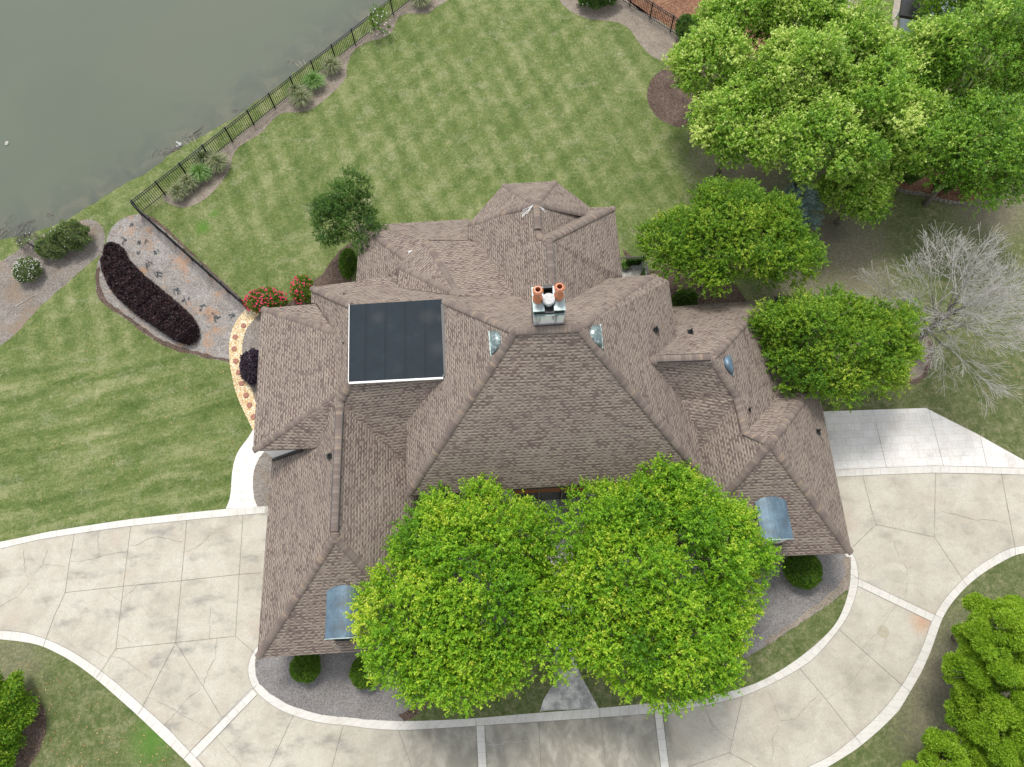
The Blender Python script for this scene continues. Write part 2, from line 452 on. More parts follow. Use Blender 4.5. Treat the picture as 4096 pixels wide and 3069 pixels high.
M['bark'] = m_speckle('brown_mulch', [(0.045, 0.03, 0.024), (0.115, 0.08, 0.062), (0.20, 0.145, 0.115), (0.33, 0.27, 0.22)], 20, .9, mixk=.4)
M['pine'] = m_speckle('orange_pine_straw', [(0.09, 0.045, 0.03), (0.20, 0.10, 0.06), (0.30, 0.16, 0.095), (0.42, 0.28, 0.19)], 13, .7)
M['pea'] = m_speckle('golden_pea_gravel', [(0.38, 0.235, 0.10), (0.62, 0.43, 0.205), (0.74, 0.57, 0.33), (0.86, 0.78, 0.60)], 17, .8, mixk=.8)
M['shingle'] = m_shingle()
M['cap'] = m_cap()
M['mem'] = m_membrane()
M['trim'] = m_plain('brown_fascia', (0.20, 0.16, 0.135), .7)
M['soffit'] = m_plain('soffit_paint', (0.62, 0.60, 0.57), .7)
M['stucco'] = m_plain('pale_stucco', (0.66, 0.63, 0.60), .85, var=.12)
M['black'] = m_plain('black_metal', (0.012, 0.013, 0.014), .45, .5, var=.1)
M['iron'] = m_plain('fence_black_paint', (0.010, 0.012, 0.014), .5, .5, var=.1)
M['white'] = m_plain('white_metal_edge', (0.82, 0.82, 0.80), .4, .5, var=.1)
M['patina'] = None
def m_blue():
    g = G('blue_grey_metal', .42, .5)
    g.b.inputs['Metallic'].default_value = .35
    o = g.obj()
    n = g.noise(o, 1.3, 5, .65, .5)
    c = g.ramp(n, [(0.30, (0.085, 0.110, 0.125)), (.48, (0.100, 0.155, 0.200)), (.70, (0.150, 0.235, 0.295))])
    d = g.vor(o, 9.0)
    c = g.mix(g.math('MULTIPLY', g.math('LESS_THAN', d, .17), .8), c, (0.045, 0.055, 0.06))
    y = g.sep(o)[1]
    s = g.math('LESS_THAN', g.math('FRACT', g.math('DIVIDE', y, .78)), .014)
    c = g.mix(g.math('MULTIPLY', s, .5), c, (.06, .09, .11))
    return g.color(c)
M['blue'] = m_blue()
def m_patina(name, a, b, c3):
    g = G(name, .45, .5)
    g.b.inputs['Metallic'].default_value = .4
    o = g.obj()
    n = g.noise(o, 7, 6, .75, .3)
    c = g.ramp(n, [(0.35, a), (.52, b), (.62, c3)])
    return g.color(c)
M['zinc'] = m_patina('weathered_zinc', (0.11, 0.15, 0.15), (0.18, 0.235, 0.23), (0.55, 0.63, 0.63))
M['copper'] = m_patina('verdigris_plate', (0.25, 0.32, 0.33), (0.38, 0.47, 0.47), (0.58, 0.66, 0.63))
def m_chim():
    g = G('stained_stucco', .8, .3)
    o = g.obj()
    n = g.noise(g.mapv(o, (3.0, 3.0, .7)), 1.3, 4, .6)
    c = g.ramp(n, [(0.30, (0.22, 0.22, 0.225)), (.40, (0.52, 0.51, 0.50)), (.46, (0.78, 0.76, 0.73)), (.72, (0.82, 0.80, 0.77))])
    n2 = g.noise(g.mapv(o, (2.5, 2.5, .6), (0, 0, 0), (5, 5, 5)), 1.4, 4, .6)
    z = g.sep(o)[2]
    c = g.mix(g.math('MULTIPLY', sst(g, n2, .52, .62), g.math('MULTIPLY', sst(g, z, 10.7, 11.5), .7)), c, (0.22, 0.62, 0.55))
    return g.color(c)
M['chim'] = m_chim()
M['terra'] = m_plain('glazed_terracotta', (0.60, 0.22, 0.105), .18, .6, c2=(0.48, 0.16, 0.07), scale=5)
M['soot'] = m_plain('sooty_flue', (0.10, 0.025, 0.012), .8)
M['flue'] = m_plain('white_enamel', (0.62, 0.62, 0.62), .6, .3, c2=(.48, .48, .47), scale=9)
M['bark1'] = m_plain('grey_bark', (0.22, 0.185, 0.155), .9, c2=(.10, .085, .07), scale=9)
M['bark2'] = m_plain('pale_bark', (0.56, 0.54, 0.50), .9, c2=(.36, .34, .31), scale=5)
M['barkd'] = m_plain('dark_bark', (0.13, 0.115, 0.10), .9, c2=(.26, .24, .21), scale=7)
M['stone'] = m_plain('stacked_stone', (0.27, 0.245, 0.205), .9, c2=(.15, .135, .11), scale=6)
M['round'] = m_plain('red_paver', (0.40, 0.185, 0.135), .9, c2=(.31, .15, .115), scale=8)
M['fabric'] = m_plain('dark_fabric', (0.055, 0.062, 0.068), .6, c2=(.14, .15, .16), scale=8)
M['wood'] = m_plain('stained_wood', (0.36, 0.115, 0.04), .6, c2=(.25, .08, .03), scale=5)
M['glass'] = m_plain('dark_glass', (0.02, 0.022, 0.025), .15, .6)
M['green1'] = m_leaf('bright_spring_leaf', [(0.070, 0.200, 0.010), (0.145, 0.350, 0.014), (0.250, 0.490, 0.020), (0.42, 0.61, 0.034), (0.66, 0.73, 0.08)])
M['green2'] = m_leaf('mid_green_leaf', [(0.055, 0.150, 0.010), (0.105, 0.245, 0.014), (0.180, 0.345, 0.020), (0.31, 0.46, 0.032), (0.52, 0.60, 0.08)])
M['green3'] = m_leaf('pear_leaf', [(0.075, 0.190, 0.020), (0.150, 0.330, 0.028), (0.250, 0.470, 0.042), (0.43, 0.62, 0.08), (0.74, 0.84, 0.24)], spec=.5, rough=.4)
M['green4'] = m_leaf('dark_shrub_leaf', [(0.020, 0.065, 0.014), (0.038, 0.105, 0.018), (0.062, 0.155, 0.024), (0.115, 0.225, 0.04)])
M['green5'] = m_leaf('cypress_leaf', [(0.10, 0.220, 0.014), (0.210, 0.390, 0.022), (0.330, 0.520, 0.034), (0.47, 0.64, 0.055)], .4)
M['green6'] = m_leaf('olive_leaf', [(0.06, 0.10, 0.035), (0.10, 0.155, 0.05), (0.155, 0.215, 0.08), (0.25, 0.30, 0.13)])
M['blueleaf'] = m_leaf('blue_needle', [(0.14, 0.22, 0.20), (0.25, 0.36, 0.33), (0.38, 0.50, 0.46)], .1, green=False)
M['purple'] = m_leaf('purple_leaf', [(0.016, 0.010, 0.013), (0.034, 0.021, 0.025), (0.062, 0.036, 0.040), (0.150, 0.066, 0.060)], .12, green=False)
M['purpleb'] = m_leaf('plum_leaf', [(0.022, 0.014, 0.024), (0.048, 0.032, 0.050), (0.100, 0.070, 0.098)], .1, green=False)
M['box'] = m_leaf('boxwood_leaf', [(0.030, 0.085, 0.010), (0.060, 0.150, 0.012), (0.115, 0.225, 0.016), (0.19, 0.31, 0.03)])
M['gblade'] = m_leaf('ornamental_blade', [(0.06, 0.11, 0.035), (0.14, 0.20, 0.07), (0.26, 0.29, 0.14), (0.52, 0.46, 0.31)], .3)
M['gbladeg'] = m_leaf('fresh_blade', [(0.05, 0.15, 0.03), (0.10, 0.26, 0.045), (0.19, 0.38, 0.07), (0.40, 0.48, 0.20)], .3)
M['red'] = m_leaf('red_petal', [(0.46, 0.010, 0.045), (0.68, 0.02, 0.09), (0.80, 0.10, 0.20)], .2, green=False)
M['petal'] = m_leaf('white_petal', [(0.78, 0.78, 0.74), (0.85, 0.84, 0.82)], .2, green=False)
M['litter'] = m_leaf('dry_leaf', [(0.30, 0.14, 0.05), (0.50, 0.27, 0.10), (0.58, 0.42, 0.22)], .1, green=False)
M['twig'] = m_plain('dead_twig', (0.20, 0.175, 0.15), .9, c2=(.36, .33, .30), scale=4)

# ------------------------------------------------------------------ mesh helpers
def smooth_poly(pts, closed=True, it=2):
    pts = [Vector(p) for p in pts]
    for _ in range(it):
        out = []
        n = len(pts)
        if closed:
            for i in range(n):
                a, b = pts[i], pts[(i + 1) % n]
                out += [a * .75 + b * .25, a * .25 + b * .75]
        else:
            out.append(pts[0])
            for i in range(n - 1):
                a, b = pts[i], pts[i + 1]
                out += [a * .75 + b * .25, a * .25 + b * .75]
            out.append(pts[-1])
        pts = out
    return pts
def jitter_edge(pts, amp, step=0.25):
    """break a clean outline the way turf and mulch do"""
    out = []
    n = len(pts)
    for i in range(n):
        a, b = Vector(pts[i]), Vector(pts[(i + 1) % n])
        L = (b - a).length
        k = max(1, min(400, int(L / step)))
        for j in range(k):
            p = a.lerp(b, j / k)
            if L < 60:
                p = p + Vector((random.uniform(-amp, amp), random.uniform(-amp, amp), 0))
            out.append(p)
    return out
def sheet(name, pts, z, mat, parent=None, skirt=0.0):
    pts = [Vector((p[0], p[1], z)) for p in pts]
    tris = tessellate_polygon([pts])
    me = bpy.data.meshes.new(name)
    vs = [tuple(p) for p in pts]
    fs = []
    for t in tris:
        a, b, c = [pts[i] for i in t]
        fs.append(tuple(t) if (b - a).cross(c - a).z > 0 else tuple(reversed(t)))
    if skirt:
        n = len(pts)
        vs += [(p[0], p[1], z - skirt) for p in pts]
        area = sum(pts[i].x * pts[(i + 1) % n].y - pts[(i + 1) % n].x * pts[i].y for i in range(n))
        for i in range(n):
            j = (i + 1) % n
            fs.append((i, i + n, j + n, j) if area > 0 else (j, j + n, i + n, i))
    me.from_pydata(vs, [], fs)
    me.update()
    return link(name, me, mat, parent)
def struct(name, pts, z, mat):
    return tag(sheet(name, pts, z, mat), kind='structure')
def resample(pl, n):
    pl = [Vector(p) for p in pl]
    d = [0.0]
    for a, b in zip(pl, pl[1:]): d.append(d[-1] + (b - a).length)
    out = []
    for i in range(n):
        t = d[-1] * i / (n - 1)
        k = 0
        while k < len(d) - 2 and d[k + 1] < t: k += 1
        s = 0 if d[k + 1] == d[k] else (t - d[k]) / (d[k + 1] - d[k])
        out.append(pl[k].lerp(pl[k + 1], min(1, max(0, s))))
    return out, d[-1]
def ribbon_data(a, b, z, n=None):
    a = smooth_poly(a, False, 2); b = smooth_poly(b, False, 2)
    L = sum((q - p).length for p, q in zip(a, a[1:]))
    n = n or max(2, int(L / .3))
    A, La = resample(a, n); B, Lb = resample(b, n)
    vs, fs, uv = [], [], []
    for i in range(n):
        vs += [(A[i].x, A[i].y, z), (B[i].x, B[i].y, z)]
    for i in range(n - 1):
        f = (2 * i, 2 * i + 1, 2 * i + 3, 2 * i + 2)
        p, q, r = [Vector(vs[k]) for k in f[:3]]
        if (q - p).cross(r - p).z < 0: f = tuple(reversed(f))
        fs.append(f)
        uv.append([((k // 2) / (n - 1) * (La + Lb) / 2, k % 2) for k in f])
    return vs, fs, uv
def join_data(parts):
    V, F, U = [], [], []
    for vs, fs, uv in parts:
        o = len(V); V += vs; F += [tuple(i + o for i in f) for f in fs]; U += uv
    return V, F, U
def mesh_uv(name, data, mat, parent=None):
    V, F, U = data
    me = bpy.data.meshes.new(name)
    me.from_pydata(V, [], F)
    ul = me.uv_layers.new(name='uv')
    k = 0
    for fu in U:
        for c in fu:
            ul.data[k].uv = c; k += 1
    me.update()
    return link(name, me, mat, parent)
def line_strip(pl, w, z, jit=0.0, sub=False):
    pl = [Vector(p) for p in pl]
    if jit:
        q = []
        for a, b in zip(pl, pl[1:]):
            k = max(2, int((b - a).length / .18))
            for i in range(k):
                q.append(a.lerp(b, i / k) + Vector((random.uniform(-jit, jit), random.uniform(-jit, jit), 0)))
        q.append(pl[-1]); pl = q
    vs, fs, uv = [], [], []
    for i, p in enumerate(pl):
        t = (pl[min(i + 1, len(pl) - 1)] - pl[max(i - 1, 0)]); t.z = 0
        t.normalize()
        n = Vector((-t.y, t.x, 0)) * (w / 2 * (random.uniform(.5, 1.4) if jit else 1))
        vs += [(p.x - n.x, p.y - n.y, z), (p.x + n.x, p.y + n.y, z)]
    for i in range(len(pl) - 1):
        fs.append((2 * i, 2 * i + 2, 2 * i + 3, 2 * i + 1)); uv.append([(0, 0)] * 4)
    return vs, fs, uv
class MB:
    """collects boxes, tubes and lathes into one mesh"""
    def __init__(s): s.v = []; s.f = []; s.mi = []
    def add(s, vs, fs, mi=0):
        o = len(s.v); s.v += [tuple(v) for v in vs]; s.f += [tuple(i + o for i in f) for f in fs]; s.mi += [mi] * len(fs)
        return s
    def box(s, x0, x1, y0, y1, z0, z1, mi=0, rot=0.0, c=None):
        vs = [Vector((x, y, z)) for z in (z0, z1) for x, y in ((x0, y0), (x1, y0), (x1, y1), (x0, y1))]
        if rot:
            c = Vector(c) if c else Vector(((x0 + x1) / 2, (y0 + y1) / 2, 0))
            R = Matrix.Rotation(rot, 3, 'Z')
            vs = [R @ (v - c) + c for v in vs]
        return s.add(vs, [(3, 2, 1, 0), (4, 5, 6, 7), (0, 1, 5, 4), (1, 2, 6, 5), (2, 3, 7, 6), (3, 0, 4, 7)], mi)
    def bar(s, a, b, w, h=None, mi=0):
        """square bar from a to b"""
        a, b = Vector(a), Vector(b); h = h or w
        d = (b - a).normalized()
        u = d.cross(Vector((0, 0, 1)))
        if u.length < 1e-3: u = Vector((1, 0, 0))
        u.normalize(); v = d.cross(u).normalized()
        vs = [p + u * (sx * w / 2) + v * (sy * h / 2) for p in (a, b) for sx, sy in ((-1, -1), (1, -1), (1, 1), (-1, 1))]
        return s.add(vs, [(0, 1, 2, 3), (7, 6, 5, 4), (0, 4, 5, 1), (1, 5, 6, 2), (2, 6, 7, 3), (3, 7, 4, 0)], mi)
    def tube(s, pts, rs, n=6, mi=0):
        pts = [Vector(p) for p in pts]
        vs, fs = [], []
        for i, p in enumerate(pts):
            d = (pts[min(i + 1, len(pts) - 1)] - pts[max(i - 1, 0)]).normalized()
            u = d.cross(Vector((0.13, .97, .21))).normalized(); v = d.cross(u)
            for k in range(n):
                a = 2 * pi * k / n
                vs.append(p + (u * cos(a) + v * sin(a)) * rs[i])
        for i in range(len(pts) - 1):
            for k in range(n):
                fs.append((i * n + k, i * n + (k + 1) % n, (i + 1) * n + (k + 1) % n, (i + 1) * n + k))
        fs.append(tuple(range(n - 1, -1, -1))); fs.append(tuple((len(pts) - 1) * n + k for k in range(n)))
        return s.add(vs, fs, mi)
    def lathe(s, c, prof, n=20, mi=0, cap=True, sq=None):
        c = Vector(c); vs, fs = [], []
        for r, z in prof:
            for k in range(n):
                a = 2 * pi * (k + .5) / n
                vs.append(c + Vector((r * cos(a), r * sin(a), z)))
        for i in range(len(prof) - 1):
            for k in range(n):
                fs.append((i * n + k, i * n + (k + 1) % n, (i + 1) * n + (k + 1) % n, (i + 1) * n + k))
        if cap:
            fs.append(tuple(range(n - 1, -1, -1))); fs.append(tuple((len(prof) - 1) * n + k for k in range(n)))
        return s.add(vs, fs, mi)
    def build(s, name, mat, parent=None, smooth=False, bevel=0.0):
        me = bpy.data.meshes.new(name)
        me.from_pydata(s.v, [], s.f)
        me.polygons.foreach_set('material_index', s.mi)
        me.update()
        if bevel:
            bm = bmesh.new(); bm.from_mesh(me)
            bmesh.ops.bevel(bm, geom=[e for e in bm.edges], offset=bevel, segments=2, affect='EDGES', clamp_overlap=True)
            bm.to_mesh(me); bm.free()
        return link(name, me, mat, parent, smooth)

# ------------------------------------------------------------------ foliage
def unit(a):
    return a / np.maximum(np.linalg.norm(a, axis=1, keepdims=True), 1e-9)
def leaf_mesh(name, C, D, L, W, mat, parent=None, tone=None, up=0.8, flat=0.8):
    n = len(C)
    N = unit(rng.normal(size=(n, 3)) * flat + np.array([0, 0, up]))
    D = unit(D - N * np.sum(D * N, axis=1, keepdims=True))
    Sd = np.cross(N, D)
    L = (np.full(n, L) * rng.uniform(.7, 1.25, n))[:, None]
    Wd = (np.full(n, W) * rng.uniform(.75, 1.2, n))[:, None] * .5
    V = np.empty((n, 4, 3), np.float32)
    V[:, 0] = C; V[:, 1] = C + D * L * .45 + Sd * Wd; V[:, 2] = C + D * L - N * L * .12; V[:, 3] = C + D * L * .45 - Sd * Wd
    me = bpy.data.meshes.new(name)
    me.vertices.add(n * 4); me.vertices.foreach_set('co', V.reshape(-1))
    me.loops.add(n * 4); me.loops.foreach_set('vertex_index', np.arange(n * 4, dtype=np.int32))
    me.polygons.add(n); me.polygons.foreach_set('loop_start', np.arange(0, n * 4, 4, dtype=np.int32))
    try: me.polygons.foreach_set('loop_total', np.full(n, 4, np.int32))
    except Exception: pass
    me.update()
    t = tone if tone is not None else rng.uniform(0, 1, n)
    at = me.attributes.new('tone', 'FLOAT', 'FACE')
    at.data.foreach_set('value', np.clip(t, 0, 1).astype(np.float32))
    me.validate()
    return link(name, me, mat, parent)
def lobes_of(c, rad, n, lr, lo=-.35, irr=.18, seed=0, gap=.5):
    """lobe centres through the outer crown"""
    r_ = np.random.default_rng(seed)
    out = []
    ph = r_.uniform(0, 6.28, 6)
    i = 0
    while len(out) < n and i < n * 60:
        i += 1
        d = r_.normal(size=3); d /= np.linalg.norm(d)
        if d[2] < lo: continue
        a = atan2(d[1], d[0])
        k = 1 + irr * (sin(2 * a + ph[0]) * .5 + sin(3 * a + ph[1]) * .6 + sin(5 * a + ph[2]) * .45)
        f = r_.uniform(.30, .93) ** .55
        p = np.array(c) + d * np.array(rad) * k * f
        if all(np.linalg.norm(p - q[0]) > q[1] * gap for q in out) or i > n * 40:
            out.append((p, lr * r_.uniform(.7, 1.25)))
    return out
def crown_leaves(c, lobes, per, leaves, sl, out_bias=.7, seed=0, squash=.8):
    """shoots on every lobe, leaves along every shoot"""
    r_ = np.random.default_rng(seed)
    Cs, Ds, Ts = [], [], []
    c = np.array(c)
    for p, R in lobes:
        o = p - c; o = o / max(np.linalg.norm(o), 1e-6)
        k = max(4, int(per * R * R))
        d = unit(r_.normal(size=(k, 3)) + o * out_bias + np.array([0, 0, .45]))
        base = p + d * (R * r_.uniform(.45, 1.0, (k, 1))) * np.array([1, 1, squash])
        ax = unit(d + np.array([0, 0, .55]) + r_.normal(size=(k, 3)) * .35)
        ln = sl * r_.uniform(.6, 1.4, k)
        st = r_.normal(.46, .13) + r_.normal(0, .13, k)
        t = np.linspace(.05, 1, leaves)
        for j in range(leaves):
            pos = base + ax * (ln * t[j])[:, None] + r_.normal(size=(k, 3)) * .018
            Cs.append(pos)
            Ds.append(unit(ax * .55 + r_.normal(size=(k, 3))))
            Ts.append(st + (t[j] - .5) * .22 + r_.normal(0, .10, k))
    return np.concatenate(Cs), np.concatenate(Ds), np.concatenate(Ts)
def limbs(base, c, lobes, r0, seed=0, n=6, fine=True):
    """trunk with limbs that run out into the lobes"""
    r_ = random.Random(seed)
    mb = MB()
    base = Vector(base); c = Vector(c)
    fork = base.lerp(c, .45); fork.x += r_.uniform(-.2, .2)
    mb.tube([base, base.lerp(fork, .5) + Vector((r_.uniform(-.06, .06), r_.uniform(-.06, .06), 0)), fork], [r0 * 1.25, r0, r0 * .85], 9)
    ls = [Vector(p) for p, R in lobes]
    k = min(n, len(ls))
    heads = []
    for i in range(k):
        a = 2 * pi * i / k + r_.uniform(-.3, .3)
        rr = (max((l - c).length for l in ls)) * .45
        h = c + Vector((cos(a) * rr, sin(a) * rr, r_.uniform(-.1, .6)))
        mid = fork.lerp(h, .5) + Vector((r_.uniform(-.15, .15), r_.uniform(-.15, .15), .15))
        mb.tube([fork, mid, h], [r0 * .6, r0 * .42, r0 * .28], 7)
        heads.append(h)
    for l in ls:
        h = min(heads, key=lambda q: (q - l).length)
        mid = h.lerp(l, .5) + Vector((r_.uniform(-.12, .12), r_.uniform(-.12, .12), r_.uniform(-.05, .15)))
        mb.tube([h, mid, l], [r0 * .24, r0 * .15, r0 * .07], 5)
        if fine:
            for _ in range(4):
                e = l + Vector((r_.gauss(0, .45), r_.gauss(0, .45), r_.uniform(.0, .6)))
                mb.tube([l, l.lerp(e, .5) + Vector((0, 0, .05)), e], [r0 * .07, r0 * .045, .006], 4)
    return mb
def tree(name, label, base, c, rad, nl, lr, per, leaves, sl, L, W, mat, bark='bark1', r0=.16, seed=1, group=None, lo=-.35, cat='tree', out_bias=.7, up=.8, tshift=0.0, irr=.15):
    t = empty(name, base, label, cat, group)
    lobes = lobes_of(c, rad, nl, lr, lo, irr, seed)
    limbs(base, c, lobes, r0, seed).build('trunk', M[bark], t, smooth=True)
    C, D, T_ = crown_leaves(c, lobes, per, leaves, sl, out_bias, seed)
    leaf_mesh('crown', C, D, L, W, M[mat], t, T_ + tshift, up)
    return t
def bush(name, label, u, v, zc, rx, ry, rz, mat, n, L, W, cat='shrub', group=None, seed=1, lumps=.12, flowers=None, stems=True, world=None, tshift=0.0):
    """a clipped or loose shrub: leaves through a lumpy skin, on a few stems"""
    r_ = np.random.default_rng(seed)
    n = int(n * .62)
    c = world if world is not None else P(u, v, zc)
    t = empty(name, (c[0], c[1], 0), label, cat, group)
    d = unit(r_.normal(size=(n, 3))); d[:, 2] = np.abs(d[:, 2]) * 1.0 - .25 * (r_.uniform(size=n) < .4)
    d = unit(d)
    a = np.arctan2(d[:, 1], d[:, 0])
    k = 1 + lumps * (np.sin(3 * a + seed) * .5 + np.sin(7 * a + d[:, 2] * 5 + seed) * .5 + np.sin(13 * d[:, 0] + 11 * d[:, 1] + seed) * .4)
    rr = r_.uniform(.80, 1.0, n) ** 1.0
    C = np.array(c) + d * np.array([rx, ry, rz]) * (k * rr)[:, None]
    C[:, 2] = np.maximum(C[:, 2], .03)
    T_ = r_.normal(.45, .2, n) + .12 * (rr - .9) * 10 + np.sin(C[:, 0] * 5 + seed) * .08 + tshift
    T_ = T_ + r_.normal(0, .16, n)
    leaf_mesh('foliage', C, unit(d + r_.normal(size=(n, 3)) * .7), L * 1.5, W * 1.55, M[mat], t, T_, .5, .9)
    if stems:
        mb = MB()
        for i in range(5):
            e = Vector(c) + Vector((random.uniform(-rx, rx) * .6, random.uniform(-ry, ry) * .6, rz * .5))
            mb.tube([(c[0] + random.uniform(-.05, .05), c[1] + random.uniform(-.05, .05), 0), Vector(c).lerp(e, .6), e], [.03, .022, .01], 5)
        mb.build('stem', M['barkd'], t, smooth=True)
    if flowers:
        fm, fn, fs = flowers
        d = unit(r_.normal(size=(fn, 3)) + np.array([0, -.25, .8])); d[:, 2] = np.abs(d[:, 2])
        k = 1.03 + lumps * .6
        F = np.array(c) + d * np.array([rx, ry, rz]) * k * r_.uniform(.93, 1.04, (fn, 1))
        F = np.repeat(F, 5, axis=0)
        ang = np.tile(np.arange(5) * 2 * pi / 5, fn)
        Dp = np.stack([np.cos(ang), np.sin(ang), np.full(len(ang), .25)], 1)
        leaf_mesh('blossom', F, Dp, fs, fs * .8, M[fm], t, None, 1.2, .35)
    return t

# ================================================================== GROUND
shore = T(1, (0, 1520), (60, 1500), (200, 1475), (330, 1425), (430, 1385), (530, 1325), (700, 1215), (830, 1140), (900, 1110), (980, 1055), (1050, 990), (1130, 940), (1230, 885), (1350, 815), (1430, 775), (1500, 730), (1600, 655), (1680, 600), (1780, 520), (1900, 425), (2040, 340), (2209, 215)) + T(2, (220, 85), (330, 0), (430, -70), (560, -160))
shore = [Vector((-200, -40, 0)), Vector((-90, 2, 0)), Vector((-55, 18, 0)), Vector((-40, 24.3, 0))] + shore + [Vector((8, 62, 0)), Vector((40, 95, 0)), Vector((120, 200, 0))]
sh = [shore[0]]
for a, b in zip(shore, shore[1:]):
    k = max(1, min(40, int((b - a).length / .35)))
    for j in range(1, k + 1):
        p = a.lerp(b, j / k)
        if (b - a).length < 12: p += Vector((random.uniform(-.07, .07), random.uniform(-.07, .07), 0))
        sh.append(p)
ground_pts = sh + [Vector((300, 300, 0)), Vector((400, -300, 0)), Vector((-300, -300, 0)), Vector((-300, -60, 0))]
struct_g = tag(sheet('lawn', ground_pts, 0.0, M['lawn'], skirt=1.2), kind='structure')

# pond: one sheet below the bank, its colour set by how far off the bank the mud shows
xs = np.concatenate([np.arange(-400, -60, 40), np.arange(-60, 14, .5), np.arange(14, 200, 30)])
ys = np.concatenate([np.arange(-60, 14, 12), np.arange(14, 66, .5), np.arange(66, 500, 40)])
X, Y = np.meshgrid(xs, ys)
shn = np.array([(p.x, p.y) for p in sh])
pts = np.stack([X.ravel(), Y.ravel()], 1)
dmin = np.full(len(pts), 1e9)
for k in range(0, len(shn), 2):
    dmin = np.minimum(dmin, np.hypot(pts[:, 0] - shn[k, 0], pts[:, 1] - shn[k, 1]))
nx, ny = len(xs), len(ys)
me = bpy.data.meshes.new('pond_water')
me.from_pydata([(a, b, -.22) for a, b in pts], [], [(j * nx + i, j * nx + i + 1, (j + 1) * nx + i + 1, (j + 1) * nx + i) for j in range(ny - 1) for i in range(nx - 1)])
at = me.attributes.new('shore', 'FLOAT', 'POINT'); at.data.foreach_set('value', dmin.astype(np.float32))
tag(link('pond_water', me, m_water()), kind='structure')

# driveway slab, running under the house
west_top = T(7, (0, 235), (150, 205), (300, 172), (470, 145), (640, 118), (820, 92), (1000, 72), (1180, 52), (1420, 28), (1540, 18), (1670, 8))
west_in = T(7, (0, 280), (150, 243), (300, 212), (470, 186), (640, 160), (825, 136), (1000, 117), (1180, 98), (1420, 76), (1540, 65), (1670, 55))
low_out = T(7, (-120, 835), (0, 850), (130, 862), (250, 885), (350, 930), (450, 985), (530, 1040), (620, 1110), (740, 1215), (870, 1330), (1010, 1465), (1165, 1610), (1290, 1740))
low_in = T(7, (-120, 785), (0, 795), (150, 803), (300, 850), (390, 890), (480, 940), (590, 1012), (700, 1095), (800, 1180), (900, 1270), (1050, 1400), (1200, 1560), (1340, 1700))
e_in = T(9, (600, 1760), (840, 1657), (1000, 1580), (1140, 1465), (1300, 1320), (1440, 1140), (1520, 1000), (1580, 870), (1620, 740), (1700, 600), (1820, 470), (1900, 400), (2000, 335), (2100, 280), (2209, 255), (2330, 245))
e_out = T(9, (760, 1760), (970, 1657), (1150, 1545), (1300, 1420), (1420, 1300), (1490, 1180), (1560, 1060), (1610, 950), (1650, 840), (1690, 720), (1750, 620), (1850, 510), (1950, 430), (2050, 370), (2150, 318), (2209, 305), (2330, 296))
et_up = T(6, (900, 1392), (1020, 1388), (1300, 1375), (1650, 1362), (1900, 1365), (2209, 1378), (2400, 1392))
et_dn = T(6, (900, 1438), (1030, 1433), (1300, 1420), (1640, 1408), (1900, 1408), (2209, 1420), (2400, 1434))
west_far = [Vector((west_top[0].x - 25, west_top[0].y - 9, 0)), Vector((low_out[0].x - 22, low_out[0].y - 3, 0))]
drive = list(west_top) + [Vector((-9, 9, 0)), Vector((12, 9, 0))] + list(et_up) + [Vector((45, 7.5, 0)), Vector((45, 0, 0))] + list(reversed(e_out)) + [Vector((3, -12, 0)), Vector((-6, -12, 0))] + list(reversed(low_out)) + [west_far[1], west_far[0]]
struct('driveway', drive, .008, M['conc'])
pad = T(6, (880, 1022), (940, 1020), (1300, 1008), (1590, 998), (1740, 1075), (1900, 1155), (2050, 1240), (2209, 1328), (2400, 1432)) + list(reversed(et_up))
struct('parking_pad', pad, .012, M['stamp'])
isl_out = T(7, (1660, 860), (1620, 895), (1580, 960), (1562, 1040), (1575, 1110), (1600, 1160), (1650, 1215), (1750, 1290), (1860, 1335), (1980, 1370), (2100, 1388), (2209, 1395)) + T(8, (200, 1415), (400, 1425), (600, 1415), (870, 1398), (1200, 1375), (1650, 1345), (2000, 1318)) + T(9, (0, 1302), (200, 1270), (430, 1215), (600, 1140), (780, 1045), (900, 960), (1040, 790), (1100, 700), (1140, 600), (1165, 490), (1160, 400), (1140, 330), (1110, 290))
isl_in = T(7, (1680, 900), (1625, 930), (1612, 975), (1610, 1020), (1618, 1080), (1640, 1130), (1700, 1190), (1800, 1250), (1900, 1290), (2000, 1320), (2100, 1335), (2209, 1342)) + T(8, (200, 1358), (440, 1368), (700, 1358), (880, 1348), (1100, 1328), (1300, 1311), (1650, 1285), (1850, 1265), (2000, 1250)) + T(9, (0, 1247), (200, 1215), (450, 1155), (600, 1090), (760, 990), (900, 880), (1010, 770), (1060, 680), (1095, 580), (1115, 470), (1112, 390), (1090, 330), (1060, 300))
bands = [ribbon_data(west_top, west_in, .012), ribbon_data(low_out, low_in, .012), ribbon_data(e_in, e_out, .012), ribbon_data(et_up, et_dn, .016), ribbon_data(isl_out, isl_in, .013),
         ribbon_data(T(7, (1590, 1158), (1395, 1358), (1200, 1558)), T(7, (1622, 1200), (1430, 1395), (1240, 1598)), .0165),
         ribbon_data(T(8, (875, 1395), (888, 1657), (892, 1760)), T(8, (928, 1395), (942, 1657), (948, 1760)), .0165),
         ribbon_data(T(8, (2000, 1318), (2040, 1657), (2052, 1760)), T(8, (2050, 1312), (2093, 1657), (2106, 1760)), .0165),
         ribbon_data(T(9, (1160, 465), (1400, 578), (1645, 695)), T(9, (1160, 515), (1390, 625), (1625, 738)), .0165)]
tag(mesh_uv('driveway_border', join_data(bands), M['band']), kind='structure')
